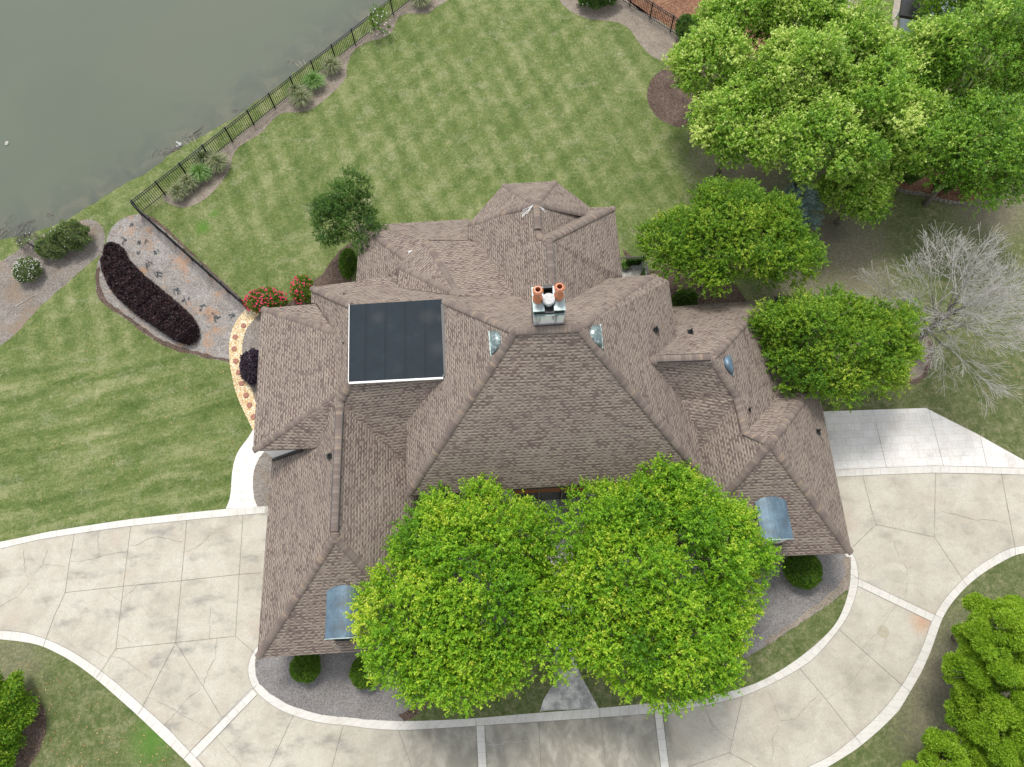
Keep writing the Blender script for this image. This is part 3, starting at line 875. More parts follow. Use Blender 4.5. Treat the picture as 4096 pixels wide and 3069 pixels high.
# joints and cracks
J = [T(7, *p) for p in ([(470, 187), (440, 360), (412, 555), (345, 700), (290, 850), (275, 895)], [(825, 136), (780, 515), (732, 910), (640, 1050), (607, 1095)], [(1180, 98), (1145, 480), (1110, 870), (1000, 1080), (905, 1270), (870, 1325)],
     [(1535, 65), (1510, 440), (1487, 830), (1600, 930), (1622, 950)], [(412, 555), (780, 515), (1145, 480), (1510, 440), (1650, 430)], [(732, 910), (1110, 870), (1487, 830)], [(1110, 870), (1260, 1110), (1402, 1345)],
     [(1850, 1330), (1700, 1657), (1680, 1760)], [(2165, 1395), (2095, 1657)], [(1160, 1605), (1200, 1558), (1620, 1140)], [(1240, 1598), (1320, 1690)])]
J += [T(8, *p) for p in ([(385, 1425), (470, 1657), (500, 1760)], [(1660, 1345), (1695, 1657), (1700, 1760)], [(1270, 1370), (1290, 1760)], [(1650, 1285), (1655, 1345)], [(872, 1350), (875, 1398)])]
J += [T(9, *p) for p in ([(430, 1215), (350, 1565), (80, 1657)], [(350, 1565), (520, 1657), (600, 1700)], [(795, 1035), (960, 1230), (1140, 1460), (1180, 1510)], [(1045, 790), (1230, 955), (1440, 1140), (1490, 1180)], [(1125, 270), (1275, 125), (1235, 0)],
      [(1275, 125), (1643, 205), (1645, 0)], [(1643, 205), (1820, 470), (1850, 515)], [(2100, -10), (2150, 265), (2155, 318)], [(1115, 440), (1160, 465), (1645, 695), (1695, 720)])]
J += [T(6, *p) for p in ([(1190, 1428), (1250, 1657)], [(1650, 1408), (1645, 1657)], [(2065, 1412), (2110, 1657)], [(1020, 1388), (1300, 1375), (1650, 1362), (2209, 1378)], [(1030, 1433), (1300, 1420), (1640, 1408), (2209, 1420)], [(1270, 1080), (1340, 1372)], [(1605, 1000), (1700, 1362)], [(1930, 1170), (1975, 1367)])]
jd = [line_strip(p, .015, .021) for p in J]
for e in (west_in, low_in, e_in, isl_out): jd.append(line_strip(smooth_poly(e, False, 2), .014, .020))
for c_ in (T(7, (1590, 1158), (1200, 1558)), T(7, (1622, 1200), (1240, 1598)), T(8, (875, 1395), (888, 1657)), T(8, (928, 1395), (942, 1657)), T(8, (2000, 1318), (2040, 1657)), T(8, (2050, 1312), (2093, 1657)), T(9, (1160, 515), (1625, 738))):
    jd.append(line_strip(c_, .02, .021))
tag(mesh_uv('driveway_joints', join_data(jd), M['joint']), kind='structure')
K = [T(7, *p) for p in ([(440, 360), (540, 355), (660, 320), (800, 298)], [(820, 260), (870, 255), (920, 220), (985, 205), (1060, 215), (1150, 235)], [(0, 640), (115, 580), (190, 480), (270, 375), (420, 388)], [(270, 375), (300, 290)], [(560, 900), (690, 970)],
     [(710, 955), (790, 980), (870, 1040), (960, 1100)], [(935, 1215), (1030, 1260), (1120, 1305), (1180, 1345), (1330, 1420)], [(1120, 1305), (1180, 1225), (1265, 1160)], [(1285, 1150), (1310, 1050), (1360, 970), (1370, 850)], [(1370, 1470), (1440, 1560), (1520, 1650)],
     [(1160, 300), (1240, 275), (1300, 220), (1330, 180), (1420, 172)], [(1330, 640), (1320, 750), (1325, 850)], [(745, 815), (800, 850), (825, 870)], [(1040, 1390), (1120, 1305)], [(775, 585), (840, 540), (860, 508)], [(620, 200), (625, 330)], [(150, 280), (155, 400), (180, 470)], [(690, 560), (765, 610)])]
K += [T(9, *p) for p in ([(1385, 240), (1420, 330), (1475, 410), (1470, 500), (1455, 590)], [(1405, 630), (1340, 720), (1290, 800), (1210, 880), (1190, 920)], [(1230, 960), (1180, 1040), (1110, 1130), (1000, 1200), (955, 1230)],
      [(910, 1195), (820, 1290), (760, 1350), (665, 1365), (640, 1280), (590, 1170)], [(665, 1365), (625, 1480), (625, 1570), (605, 1650)], [(205, 1290), (240, 1390), (360, 1490)], [(1700, 45), (1800, 70), (1900, 95), (2000, 95), (2110, 125)], [(1475, 410), (1500, 385)])]
K += [T(6, (1380, 1425), (1400, 1500), (1440, 1545))]
tag(mesh_uv('driveway_cracks', join_data([line_strip(p, .011, .0225, .035) for p in K]), M['crack']), kind='structure')
tag(mesh_uv('driveway_pale_crack', join_data([line_strip(T(8, (950, 1515), (1030, 1510), (1090, 1488), (1140, 1498), (1205, 1488)), .03, .0225, .03)]), M['crackl']), kind='structure')

# island: lawn, gravel, front walk
isl = list(smooth_poly(isl_in, False, 2)) + [Vector((14, 6.5, 0)), Vector((-11, 3.5, 0))]
struct('island_lawn', isl, .020, M['lawn'])
gl = T(7, (1700, 870), (1625, 930), (1612, 975), (1610, 1020), (1618, 1080), (1640, 1130), (1700, 1190), (1800, 1250), (1900, 1290), (2000, 1320), (2100, 1335), (2209, 1342)) + T(8, (200, 1358), (425, 1366), (520, 1310), (600, 1250), (690, 1185), (800, 1060), (950, 900), (1100, 800), (1100, 300), (900, 100))
gl = jitter_edge(gl, .025)
struct('gravel_bed', gl + [Vector((-4, 9, 0)), Vector((-11, 4, 0))], .024, M['gravel'])
be = T(8, (380, 1330), (425, 1366), (520, 1310), (600, 1250), (690, 1185), (660, 1160), (560, 1220), (470, 1280))
struct('mulch_edge', jitter_edge(be, .05), .028, M['bark'])
gr = T(9, (1060, 290), (1090, 330), (1112, 390), (1113, 470), (1096, 530), (1000, 610), (900, 680), (800, 745), (690, 820), (580, 890), (460, 960), (350, 1010), (200, 1040)) + T(8, (1750, 1000), (1650, 700), (1600, 300), (1700, 60))
struct('gravel_bed', jitter_edge(gr, .025) + [Vector((6, 8.5, 0)), Vector((13, 6, 0))], .024, M['gravel'])
rim = T(9, (1110, 330), (1113, 470), (1096, 530), (1000, 610), (800, 745), (580, 890), (565, 860), (700, 780), (860, 660), (980, 560), (1050, 500), (1075, 420), (1060, 330))
struct('mulch_edge', jitter_edge(rim, .07), .028, M['straw'])
walk = T(8, (1275, 1310), (1300, 1300), (1650, 1285), (1575, 1150), (1510, 1020), (1495, 800), (1490, 300), (1480, 60), (1340, 60), (1345, 400), (1370, 900), (1370, 1120), (1300, 1230))
struct('front_walk', walk, .030, M['stampd'])
# west walk, pea gravel path
ww = T(4, (1597, 1135), (1570, 1180), (1540, 1220), (1510, 1260), (1490, 1300), (1475, 1350), (1466, 1400), (1462, 1450), (1458, 1520), (1450, 1570), (1440, 1600), (1425, 1634), (1670, 1618), (1625, 1620), (1605, 1570), (1597, 1500), (1598, 1430), (1610, 1370), (1640, 1310), (1672, 1268), (1720, 1230), (1720, 1100))
struct('side_walk', ww, .0115, M['stamp'])
sb = T(4, (1720, 1225), (1672, 1268), (1640, 1310), (1610, 1370), (1598, 1430), (1597, 1500), (1605, 1570), (1625, 1620), (1720, 1612), (1800, 1500), (1800, 1300))
struct('side_bed', jitter_edge(sb, .02), .016, M['bedw'])

# beds round the lawn
bigbed = T(1, (930, 1348), (890, 1352), (830, 1357), (760, 1380), (710, 1430), (680, 1490), (665, 1550), (640, 1600)) + T(4, (625, 60), (610, 120), (605, 200), (607, 260), (630, 310), (680, 360), (800, 440), (900, 520), (1000, 585), (1100, 630), (1200, 655), (1300, 680), (1400, 697), (1450, 710), (1520, 700), (1640, 500), (1640, 380), (1565, 365), (1400, 215), (1170, 0))
struct('stone_mulch_bed', jitter_edge(smooth_poly(bigbed, True, 1), .03), .004, M['bed'])
rimb = T(4, (607, 120), (603, 200), (605, 262), (630, 312), (680, 362), (800, 442), (900, 522), (1000, 588), (1100, 633), (1200, 658), (1300, 683), (1400, 700), (1452, 714), (1452, 690), (1350, 672), (1200, 632), (1080, 598), (960, 530), (860, 455), (760, 385), (690, 330), (650, 280), (630, 200), (630, 100))
struct('mulch_edge', jitter_edge(rimb, .06), .009, M['bark'])
path = T(4, (1545, 380), (1515, 415), (1490, 450), (1468, 500), (1455, 540), (1447, 580), (1445, 620), (1446, 660), (1450, 710), (1456, 755), (1465, 800), (1476, 850), (1490, 900), (1508, 950), (1530, 1000), (1550, 1040), (1570, 1080), (1597, 1138), (1680, 1140), (1680, 1000), (1612, 960), (1602, 920), (1590, 880), (1575, 840), (1565, 810), (1552, 770), (1540, 730), (1532, 690), (1528, 640), (1530, 600), (1535, 560), (1545, 525), (1560, 490), (1585, 460), (1615, 430), (1640, 400), (1580, 360))
struct('gravel_path', jitter_edge(path, .012), .012, M['pea'])
hb = T(4, (1640, 400), (1615, 430), (1560, 490), (1535, 560), (1528, 640), (1540, 730), (1565, 810), (1590, 880), (1612, 960), (1760, 960), (1760, 400))
struct('house_bed', hb, .0105, M['bedw'])
nwbed = T(1, (-250, 1720), (0, 1655), (60, 1615), (130, 1570), (220, 1500), (330, 1460), (430, 1420), (490, 1395), (560, 1384), (615, 1398), (650, 1440), (665, 1500), (660, 1560), (635, 1610)) + T(4, (600, 55), (500, 140), (430, 205), (350, 272), (250, 355), (200, 415), (150, 475), (90, 540), (0, 605), (-250, 760))
struct('shore_bed', jitter_edge(smooth_poly(nwbed, True, 1), .03), .004, M['bedw'])
fb = [P(1720, -60), P(1440, 158), P(1358, 227), P(1151, 388), P(997, 512), P(850, 628), P(658, 782)] + T(1, (1020, 1252), (1080, 1295), (1150, 1313), (1230, 1297), (1330, 1232), (1400, 1150), (1450, 1070), (1465, 1000), (1490, 940), (1560, 890), (1640, 850), (1700, 780), (1750, 730), (1800, 710), (1880, 712), (1960, 695), (2040, 640), (2120, 570), (2180, 500), (2200, 430)) + T(2, (50, 480), (65, 400), (90, 330), (170, 270), (290, 240), (350, 200), (370, 130), (400, 95), (450, 85), (510, 90), (570, 85), (620, 50), (700, 0), (800, -80))
struct('fence_bed', jitter_edge(smooth_poly(fb, True, 1), .025), .004, M['straw'])
fstrip = T(1, (900, 1348), (950, 1385), (1060, 1475), (1265, 1657)) + T(4, (1300, 120), (1450, 262), (1560, 372), (1575, 360), (1460, 248), (1310, 105), (1180, -12))+ T(1, (1080, 1465), (970, 1372))
struct('fence_soil', jitter_edge(fstrip, .05), .0065, M['bark'])
neb = T(2, (1330, -60), (1400, 0), (1450, 60), (1520, 100), (1600, 125), (1700, 130), (1800, 150), (1860, 200), (1900, 270), (1960, 340), (2030, 380), (2100, 402), (2209, 380), (2400, 250), (2209, 245), (2040, 140), (1750, -60))
struct('fence_bed', jitter_edge(smooth_poly(neb, True, 1), .04), .004, M['straw'])
orange = T(2, (1750, -64), (1905, 66), (2040, 136), (2209, 241), (2500, 380), (2800, 300), (2900, -300), (1800, -300))
struct('pine_straw_bed', orange, .004, M['pine'])
cb = T(2, (2090, 420), (2040, 445), (2000, 480), (1975, 515), (1960, 550), (1953, 590), (1955, 630), (1970, 670), (1990, 710), (2020, 745), (2060, 770), (2130, 800), (2209, 810), (2400, 800), (2500, 500), (2300, 400))
struct('tree_bed', jitter_edge(smooth_poly(cb, True, 1), .03), .006, M['bark'])
nbd = T(4, (2230, -60), (2150, 0), (2100, 60), (2060, 120), (2030, 160), (1985, 188), (1930, 250), (1870, 300), (1820, 332), (1780, 348), (1700, 300), (1640, 340), (1600, 360), (1640, 480), (2209, 480))
struct('rose_bed', jitter_edge(nbd, .04), .0045, M['bark'])
pb_ = T(3, (1280, 1090), (1300, 1130), (1350, 1175), (1450, 1212), (1560, 1228), (1620, 1252), (1700, 1276), (1830, 1283), (1950, 1240), (2100, 1000), (1900, 800), (1500, 850), (1300, 1000))
struct('pine_straw_bed', pb_, .006, M['pine'])
bt = T(6, (1400, 540), (1470, 512), (1540, 518), (1600, 540), (1630, 590), (1640, 650), (1625, 730), (1595, 790), (1530, 838), (1440, 852), (1380, 830), (1350, 700))
struct('tree_bed', jitter_edge(smooth_poly(bt, True, 1), .04), .005, M['straw'])
btr = T(6, (1600, 540), (1632, 590), (1642, 650), (1627, 730), (1597, 792), (1530, 842), (1440, 856), (1380, 832), (1400, 815), (1450, 832), (1520, 815), (1575, 770), (1600, 700), (1605, 640))
struct('mulch_edge', jitter_edge(btr, .08), .009, M['bark'])
blb = T(7, (-200, 1100), (40, 1118), (90, 1128), (140, 1145), (200, 1180), (240, 1225), (265, 1270), (282, 1310), (290, 1350), (290, 1400), (285, 1450), (270, 1500), (250, 1550), (215, 1610), (160, 1700), (-200, 1800))
struct('tree_bed', jitter_edge(blb, .05), .004, M['bark'])
eb = T(5, (1800, -10), (1960, 130), (2050, 130), (2209, 60), (2500, 200), (2650, 420), (2209, 400), (2100, 350), (1900, 250))
struct('east_bed', jitter_edge(eb, .05), .004, M['bark'])
# neighbour's drive seen through the pear trees
nd = T(3, (1115, -60), (1060, 130), (930, 260), (960, 290), (1090, 160), (1370, 190), (1350, 330), (1230, 420), (1180, 640), (1340, 640), (1480, 660), (1520, 540), (1380, 430), (1400, 200), (1450, -60), (1400, -60), (1370, 130), (1100, 120), (1150, -60))
struct('neighbour_path', nd, .006, m_plain('tan_concrete', (.42, .37, .30), .9))

def rock(name, c, r, h, mat, label=None, cat=None, group=None, n=9, parent=None):
    mb = MB()
    ang = [2 * pi * i / n for i in range(n)]
    rr = [r * random.uniform(.85, 1.12) for _ in ang]
    mb.add([(c[0] + cos(a) * q, c[1] + sin(a) * q, 0) for a, q in zip(ang, rr)] + [(c[0] + cos(a) * q * .85, c[1] + sin(a) * q * .85, h) for a, q in zip(ang, rr)],
           [tuple(range(n, 2 * n))] + [(i, (i + 1) % n, n + (i + 1) % n, n + i) for i in range(n)])
    o = mb.build(name, mat, parent)
    rebase(o, (c[0], c[1], 0))
    return tag(o, label, cat, group)
steps = [(1538, 480), (1486, 551), (1478, 625), (1490, 703), (1508, 776), (1526, 843), (1554, 918), (1576, 980), (1600, 1055)]
words = ['first', 'second', 'third', 'fourth', 'fifth', 'sixth', 'seventh', 'eighth', 'ninth']
for i, (a, b) in enumerate(steps):
    p = P(*px(4, a, b))
    mb = MB(); mb.lathe((0, 0, 0), [(.155, 0), (.16, .045), (.15, .055)], 24)
    o = mb.build('stepping_stone', M['round']); o.location = p; o.rotation_euler.z = i
    lab = {0: 'round red stepping stone nearest the red rose bush at the top of the gravel path', 8: 'round red stepping stone half hidden under the roof edge, last on the path'}.get(i, 'round red stepping stone, %s down the golden gravel path from the rose bush' % words[i])
    tag(o, lab, 'stepping stone', 'stepping stones in the golden gravel path')

# ================================================================== HOUSE
HOUSE = empty('house', (0, 10, 0), 'large house with brown shingled hip roofs, flat black deck and a white chimney', 'house')
def V3(t):
    return P(*t)
def newell(ps):
    n = Vector((0, 0, 0))
    for a, b in zip(ps, ps[1:] + ps[:1]):
        n += Vector(((a.y - b.y) * (a.z + b.z), (a.z - b.z) * (a.x + b.x), (a.x - b.x) * (a.y + b.y)))
    return n.normalized()
RV, RF, RU = [], [], []
def face(pts, thick=.16):
    """one roof plane as a slab: shingles above, fascia all round"""
    ps = [p.copy() if isinstance(p, Vector) else V3(p) for p in pts]
    n = newell(ps)
    if n.z < 0: ps.reverse(); n = -n
    u = Vector((0, 0, 1)).cross(n)
    u = u.normalized() if u.length > .05 else Vector((1, 0, 0))
    v = n.cross(u)
    k = len(ps)
    tris = tessellate_polygon([[Vector((p.x, p.y, 0)) for p in ps]])
    o = len(RV)
    RV.extend([tuple(p) for p in ps]); RV.extend([(p.x, p.y, p.z - thick) for p in ps])
    for t in tris:
        a, b, c = [ps[i] for i in t]
        t = tuple(t) if (b - a).cross(c - a).z > 0 else tuple(reversed(t))
        RF.append(([o + i for i in t], 0, [(ps[i].dot(u), ps[i].dot(v)) for i in t]))
        RF.append(([o + k + i for i in reversed(t)], 2, [(0, 0)] * 3))
    for i in range(k):
        j = (i + 1) % k
        RF.append(([o + i, o + i + k, o + j + k, o + j], 1, [(0, 0)] * 4))
    return ps
v_ = lambda x, y, z: Vector((x, y, z))
# --- main hip and the north slope it shares with the west block
m_sw, m_se, m_rw, m_re = (1626, 1984, 5), (2815, 1907, 5), (2060, 1323, 10.5), (2317, 1311, 10.65)
m_w1, m_vs, f_ne, f_nw, f_sw = (1626, 1688, 5.25), (1773, 1509, 7.05), (1768, 1199, 7.05), (1399, 1219, 7.05), (1396, 1531, 7.05)
m_ne, m_e1 = (2621, 1099, 5.0), (2772, 1627, 5.0)
g_pk, l_n, l_s = (3083, 1773, 6.55), (1360, 1606, 6.35), (1338, 2150, 6.3)
face([m_sw, m_se, m_re, m_rw])                                                   # south
face([m_sw, m_rw, f_ne, m_vs, m_w1])                                             # west
face([m_re, m_se, m_e1, (2725, 1600, 5.45), (2599, 1440, 7.2), (2706, 1345, 5.15), (2686, 1205, 5.0), (2675, 1124, 4.95), m_ne])  # east
face([m_rw, m_re, m_ne, (2427, 1113, 5.4), (2262, 1210, 8.03), (2209, 1236, 8.56), (2129, 1212, 7.72), (2056, 1183, 6.83), (1838, 1184, 6.5), (1590, 1149, 5.05), (1590, 1103, 4.6), (1245, 1149, 4.6), f_nw, f_ne])  # north
# --- west block below the flat deck
face([f_nw, (1245, 1149, 4.6), (1245, 1212, 4.6), (1268, 1216, 4.75), (1341, 1330, 6.05), (1344, 1582, 6.15), (1360, 1606, 6.35), f_sw])
face([f_sw, l_n, (1500, 1742, 5.0), (1592, 1828, 4.2), (1626, 1862, 3.9), (1660, 1862, 3.9), (1660, 1688, 5.1), m_w1, m_vs])
face([(1046, 1234, 4.8), (1262, 1216, 4.8), (1341, 1330, 6.05)])
face([(1046, 1234, 4.8), (1341, 1330, 6.05), (1344, 1582, 6.15), (1012, 1802, 4.8)])
face([(1012, 1802, 4.8), (1344, 1582, 6.15), (1336, 1602, 6.1), (1268, 1792, 4.85)])
# --- west garage wing
lw = V3((1268, 1792, 4.85))
face([l_n, l_s, (1028, 2632, 2.9), v_(-12.5, lw.y + .6, 2.9), v_(lw.x, lw.y + .6, 4.80), lw, (1336, 1602, 6.15), (1343, 1584, 6.17)])
l_se = v_(-4.05, V3((1028, 2632, 2.9)).y + .05, 2.9)
face([l_s, l_se, (1028, 2632, 2.9)])
l_en = v_(-4.05, 9.0, 3.2)
face([l_n, (1500, 1742, 5.0), (1592, 1828, 4.2), l_en, l_se, l_s])
# --- east wing D and garage G
face([(2599, 1440, 7.2), (2848, 1437, 7.15), (3064, 1200, 3.0), v_(7.9, 17.75, 3.0), v_(7.9, 15.4, 4.9), (2706, 1345, 5.1)])
d_vn, d_vs = (2985, 1729, 5.95), (2943, 1606, 5.8)
gy = V3((3269, 1526, 3)).y
d_ve = v_(14.55, gy, 3.0)
face([(2848, 1437, 7.15), (2949, 1589, 5.95), d_vn, d_ve, (3064, 1200, 3.0)])
gsw = v_(7.05, 4.25, 3.0)
gnw = v_(gsw.x, 7.05, 3.0)
face([(2599, 1440, 7.2), (2725, 1600, 5.4), v_(7.7, 10.4, 5.0), gnw, d_vs, (2949, 1589, 5.95), (2848, 1437, 7.15)])
face([d_vs, gnw, gsw, g_pk, d_vn, (2949, 1589, 5.95)])
face([g_pk, gsw, (3408, 2213, 3)])
face([g_pk, (3408, 2213, 3), (3269, 1526, 3)])
face([g_pk, (3269, 1526, 3), d_ve, d_vn])
# --- north-west wing, chamfered gablet, rear wing, turret
face([(1442, 903, 3.0), (1878, 876, 3.0), (1905, 962, 4.85), (1714, 960, 4.8), (1629, 1035, 4.85)])
face([(1442, 903, 3.0), (1629, 1035, 4.85), (1594, 1066, 4.75), (1590, 1112, 4.45), v_(-6.2, 19.3, 4.3), v_(-8.45, 19.3, 3.0), (1425, 1112, 3.0)])
u_n, u_w, u_p = (1702, 963, 5.05), (1594, 1063, 5.05), (1838, 1184, 6.6)
face([u_n, u_w, u_p])
face([u_w, (1590, 1149, 5.1), u_p])
face([u_n, u_p, (2056, 1183, 6.83), (1983, 1068, 6.0), (1918, 971, 5.22), (1912, 963, 5.03)])
t_ap, t_r1, t_r2, r_n = (2145, 816, 7.95), (2151, 922, 7.95), (2160, 948, 8.0), (2196, 957, 8.6)
t_nw, t_ne, t_e, t_w = (2015, 737, 5.0), (2220, 724, 5.0), (2361, 830, 4.9), (1873, 897, 4.78)
t_em, t_wm = (2344, 858, 5.35), (2040, 842, 6.88)
face([t_ap, t_r1, t_r2, r_n, (2209, 1236, 8.56), (2129, 1212, 7.72), (2056, 1183, 6.83), (1983, 1068, 6.0), (1918, 971, 5.22), (1869, 953, 4.72), t_w, (1940, 880, 5.6), t_wm])
face([t_ap, t_wm, (1940, 880, 5.6), t_w, t_nw])
face([t_ap, t_nw, t_ne])
face([t_ap, t_ne, t_e, t_em])
face([t_ap, t_em, (2325, 866, 5.4), t_r2, t_r1])
face([t_em, t_e, (2458, 828, 4.9), r_n, t_r2, (2325, 866, 5.4)])
face([r_n, (2458, 828, 4.9), (2490, 1106, 4.9), (2427, 1113, 5.5), (2262, 1210, 8.06), (2209, 1236, 8.58)])
me = bpy.data.meshes.new('roof')
me.from_pydata(RV, [], [f for f, _, _ in RF])
ul = me.uv_layers.new(name='uv'); k = 0
for f, mi, uv in RF:
    for c in uv: ul.data[k].uv = c; k += 1
me.polygons.foreach_set('material_index', [mi for _, mi, _ in RF])
me.update()
ROOF = link('roof', me, [M['shingle'], M['trim'], M['soffit']], HOUSE)

# flat black deck with its white edge
fc = [V3((1396, 1531, 7.12)), V3((1773, 1511, 7.12)), V3((1785, 1494, 7.12)), V3((1773, 1219, 7.12)), V3((1768, 1197, 7.12)), V3((1399, 1219, 7.12))]
mb = MB()
top = fc; bot = [p - Vector((0, 0, .3)) for p in fc]
mb.add(top + bot, [tuple(range(6))] + [(i, i + 6, (i + 1) % 6 + 6, (i + 1) % 6) for i in range(6)])
FLAT = mb.build('flat_roof', M['mem'], HOUSE)
mb = MB()
mb.bar(fc[0] + Vector((0, -.03, .01)), fc[1] + Vector((0, -.03, .01)), .09, .07).bar(fc[0] + Vector((-.02, 0, .01)), fc[5] + Vector((-.02, 0, .01)), .028, .07)
mb.build('metal_edge', M['white'], FLAT)
mb = MB(); mb.bar(fc[2] + Vector((-.04, 0, .03)), fc[3] + Vector((-.04, 0, .03)), .14, .04).bar(fc[1] + Vector((-.02, .03, .03)), fc[2] + Vector((-.04, 0, .03)), .09, .04)
mb.build('black_flashing', M['black'], FLAT)

# ridge and hip caps
def cap(pts, w=.36, lift=.02, name='ridge_cap', seg=None):
    ps = [V3(p) if not isinstance(p, Vector) else p.copy() for p in pts]
    prof = [(-1, -.065), (-.70, -.018), (-.35, .010), (0, .02), (.35, .010), (.70, -.018), (1, -.065)]
    vs, fs, uv = [], [], []
    L = random.uniform(0, 50)
    ps2 = []
    for a, b in zip(ps, ps[1:]):
        k = max(1, int((b - a).length / 1.2))
        ps2 += [a.lerp(b, i / k) for i in range(k)]
    ps2.append(ps[-1]); ps = ps2
    for i, p in enumerate(ps):
        d = (ps[min(i + 1, len(ps) - 1)] - ps[max(i - 1, 0)]).normalized()
        s = d.cross(Vector((0, 0, 1))).normalized()
        upv = s.cross(d)
        if i: L += (p - ps[i - 1]).length
        for a, h in prof:
            vs.append(tuple(p + s * (a * w / 2) + upv * (h + lift)))
        if i:
            L0 = L - (p - ps[i - 1]).length
            for j in range(6):
                o0 = (i - 1) * 7 + j
                fs.append((o0, o0 + 1, o0 + 8, o0 + 7)); uv.append([(L0, 0), (L0, 1), (L, 1), (L, 0)])
    n = len(ps)
    for e in (0, n - 1):
        f = tuple(e * 7 + j for j in range(7)); fs.append(f if e else tuple(reversed(f))); uv.append([(L, 0)] * 7)
    o = mesh_uv(name, (vs, fs, uv), M['cap'], ROOF)
    return o
for c_ in ([m_sw, m_rw], [m_se, m_re], [m_rw, f_ne], [m_re, m_ne], [m_rw, m_re], [f_nw, (1245, 1149, 4.6)], [f_sw, l_n], [l_n, l_s], [(1046, 1234, 4.8), (1341, 1330, 6.05)], [(1012, 1802, 4.8), (1346, 1580, 6.15)],
           [l_s, (1028, 2632, 2.9)], [l_s, l_se], [(2599, 1440, 7.2), (2848, 1437, 7.15)], [(3064, 1200, 3.0), (2848, 1437, 7.15), (2949, 1589, 5.95), (2983, 1729, 5.97), g_pk], [g_pk, (3408, 2213, 3)], [g_pk, gsw], [g_pk, (3269, 1526, 3)],
           [(1442, 903, 3.0), (1629, 1035, 4.85)], [u_n, u_p], [u_w, u_p], [t_ap, t_nw], [t_ap, t_ne], [t_ap, t_em], [t_ap, t_wm, (1940, 880, 5.6), t_w], [t_ap, t_r1, t_r2, r_n], [r_n, (2458, 828, 4.9)], [r_n, (2209, 1225, 8.3)]):
    cap(c_)
def vent_ridge(a, b):
    a, b = V3(a), V3(b)
    d = (b - a).normalized(); s = d.cross(Vector((0, 0, 1)))
    mb = MB()
    mb.bar(a + s * .17 + Vector((0, 0, .05)), b + s * .17 + Vector((0, 0, .05)), .03, .07).bar(a - s * .17 + Vector((0, 0, .05)), b - s * .17 + Vector((0, 0, .05)), .03, .07)
    o = mb.build('ridge_vent', M['black'], HOUSE)
    vs, fs, uv = [], [], []
    k = max(2, int((b - a).length / .5))
    r0 = random.uniform(0, 30)
    for i in range(k + 1):
        p = a.lerp(b, i / k)
        for q, h in ((-.165, .075), (-.08, .115), (0, .13), (.08, .115), (.165, .075)): vs.append(tuple(p + s * q + Vector((0, 0, h))))
    L = (b - a).length
    for i in range(k):
        for j in range(4):
            q = i * 5 + j
            fs.append((q, q + 1, q + 6, q + 5)); uv.append([(r0 + L * i / k, 0), (r0 + L * i / k, 1), (r0 + L * (i + 1) / k, 1), (r0 + L * (i + 1) / k, 0)])
    mesh_uv('vent_cover', (vs, fs, uv), M['cap'], o)
vent_ridge((1358, 1645, 6.36), (1338, 2128, 6.3))
vent_ridge((2627, 1437, 7.2), (2841, 1430, 7.15))
vent_ridge((2146, 836, 7.97), (2151, 920, 7.97))
vent_ridge((2198, 978, 8.6), (2207, 1158, 8.35))

# white splashes on the turret apex
for sg, N_s, ax0 in ((-1, 20, 2135), (1, 10, 2156)):
    ap = V3((ax0, 820 if sg < 0 else 826, 7.95)); ap.z = 7.99
    vs, fs = [tuple(ap)], []
    for _ in range(N_s):
        l = random.uniform(.1, .8) ** 1.3 if sg < 0 else random.uniform(.08, .35)
        a = (pi + .42 + random.gauss(0, .22)) if sg < 0 else (-.42 + random.gauss(0, .25))
        w_ = random.uniform(.004, .012)
        d = Vector((cos(a), sin(a), 0)); n_ = Vector((-d.y, d.x, 0)) * w_
        q = ap + d * l; q.z = ap.z - abs(d.x) * l * .82 + .02
        k = len(vs); vs += [tuple(q + n_), tuple(q - n_)]; fs.append((0, k, k + 1))
    MB().add(vs, fs).build('white_splash', M['white'], ROOF)

# walls
def wall(x0, x1, y0, y1, z1, mat='stucco'):
    MB().box(x0, x1, y0, y1, 0, z1).build('wall', M[mat], HOUSE)
wall(-4.75, 8.2, 8.2, 18.2, 4.85)
wall(-12.3, -4.7, 11.0, 17.7, 4.62)
wall(-9.8, -4.7, 17.6, 18.9, 4.4)
wall(-12.0, -4.5, 1.4, 11.1, 2.75)
wall(8.15, 14.0, 9.2, 17.3, 2.85)
wall(8.3, 15.45, 4.5, 12.4, 2.86)
wall(-7.9, -1.5, 18.8, 23.7, 2.85)
wall(-5.2, -1.3, 18.6, 21.2, 4.75)
wall(-1.4, 5.7, 18.1, 22.7, 4.72)
mb = MB()
ring = [P(*q[:2], q[2]) for q in (t_w, t_nw, t_ne, t_e)]
cen = Vector((1.6, 21.9, 0))
ring = [cen + (Vector((p.x, p.y, 0)) - cen) * .88 for p in ring]
mb.add([(p.x, p.y, 0) for p in ring] + [(p.x, p.y, 4.75) for p in ring], [(0, 4, 5, 1), (1, 5, 6, 2), (2, 6, 7, 3), (3, 7, 4, 0)])
mb.build('wall', M['stucco'], HOUSE)
# the white wall and black flashing that show under the west wing's south eave
wc = P(1100, 1833, 3.42)
wx1 = -10.45
sl_ = lambda x: 2.9 + (x + 12.5) * .80
MB().add([(-12.38, 10.42, 2.6), (wx1, 10.42, 2.6), (wx1, 10.42, 4.64), (-12.38, 10.42, 4.64), (-12.38, 10.9, 2.6), (wx1, 10.9, 2.6), (wx1, 10.9, 4.64), (-12.38, 10.9, 4.64)], [(0, 1, 2, 3), (1, 5, 6, 2), (4, 0, 3, 7), (3, 2, 6, 7)]).build('wall', M['white'], HOUSE)
mb = MB(); mb.bar((-12.40, 10.34, sl_(-12.40) + .04), (wx1, 10.34, sl_(wx1) + .0), .10, .13)
mb.build('black_flashing', M['black'], HOUSE)

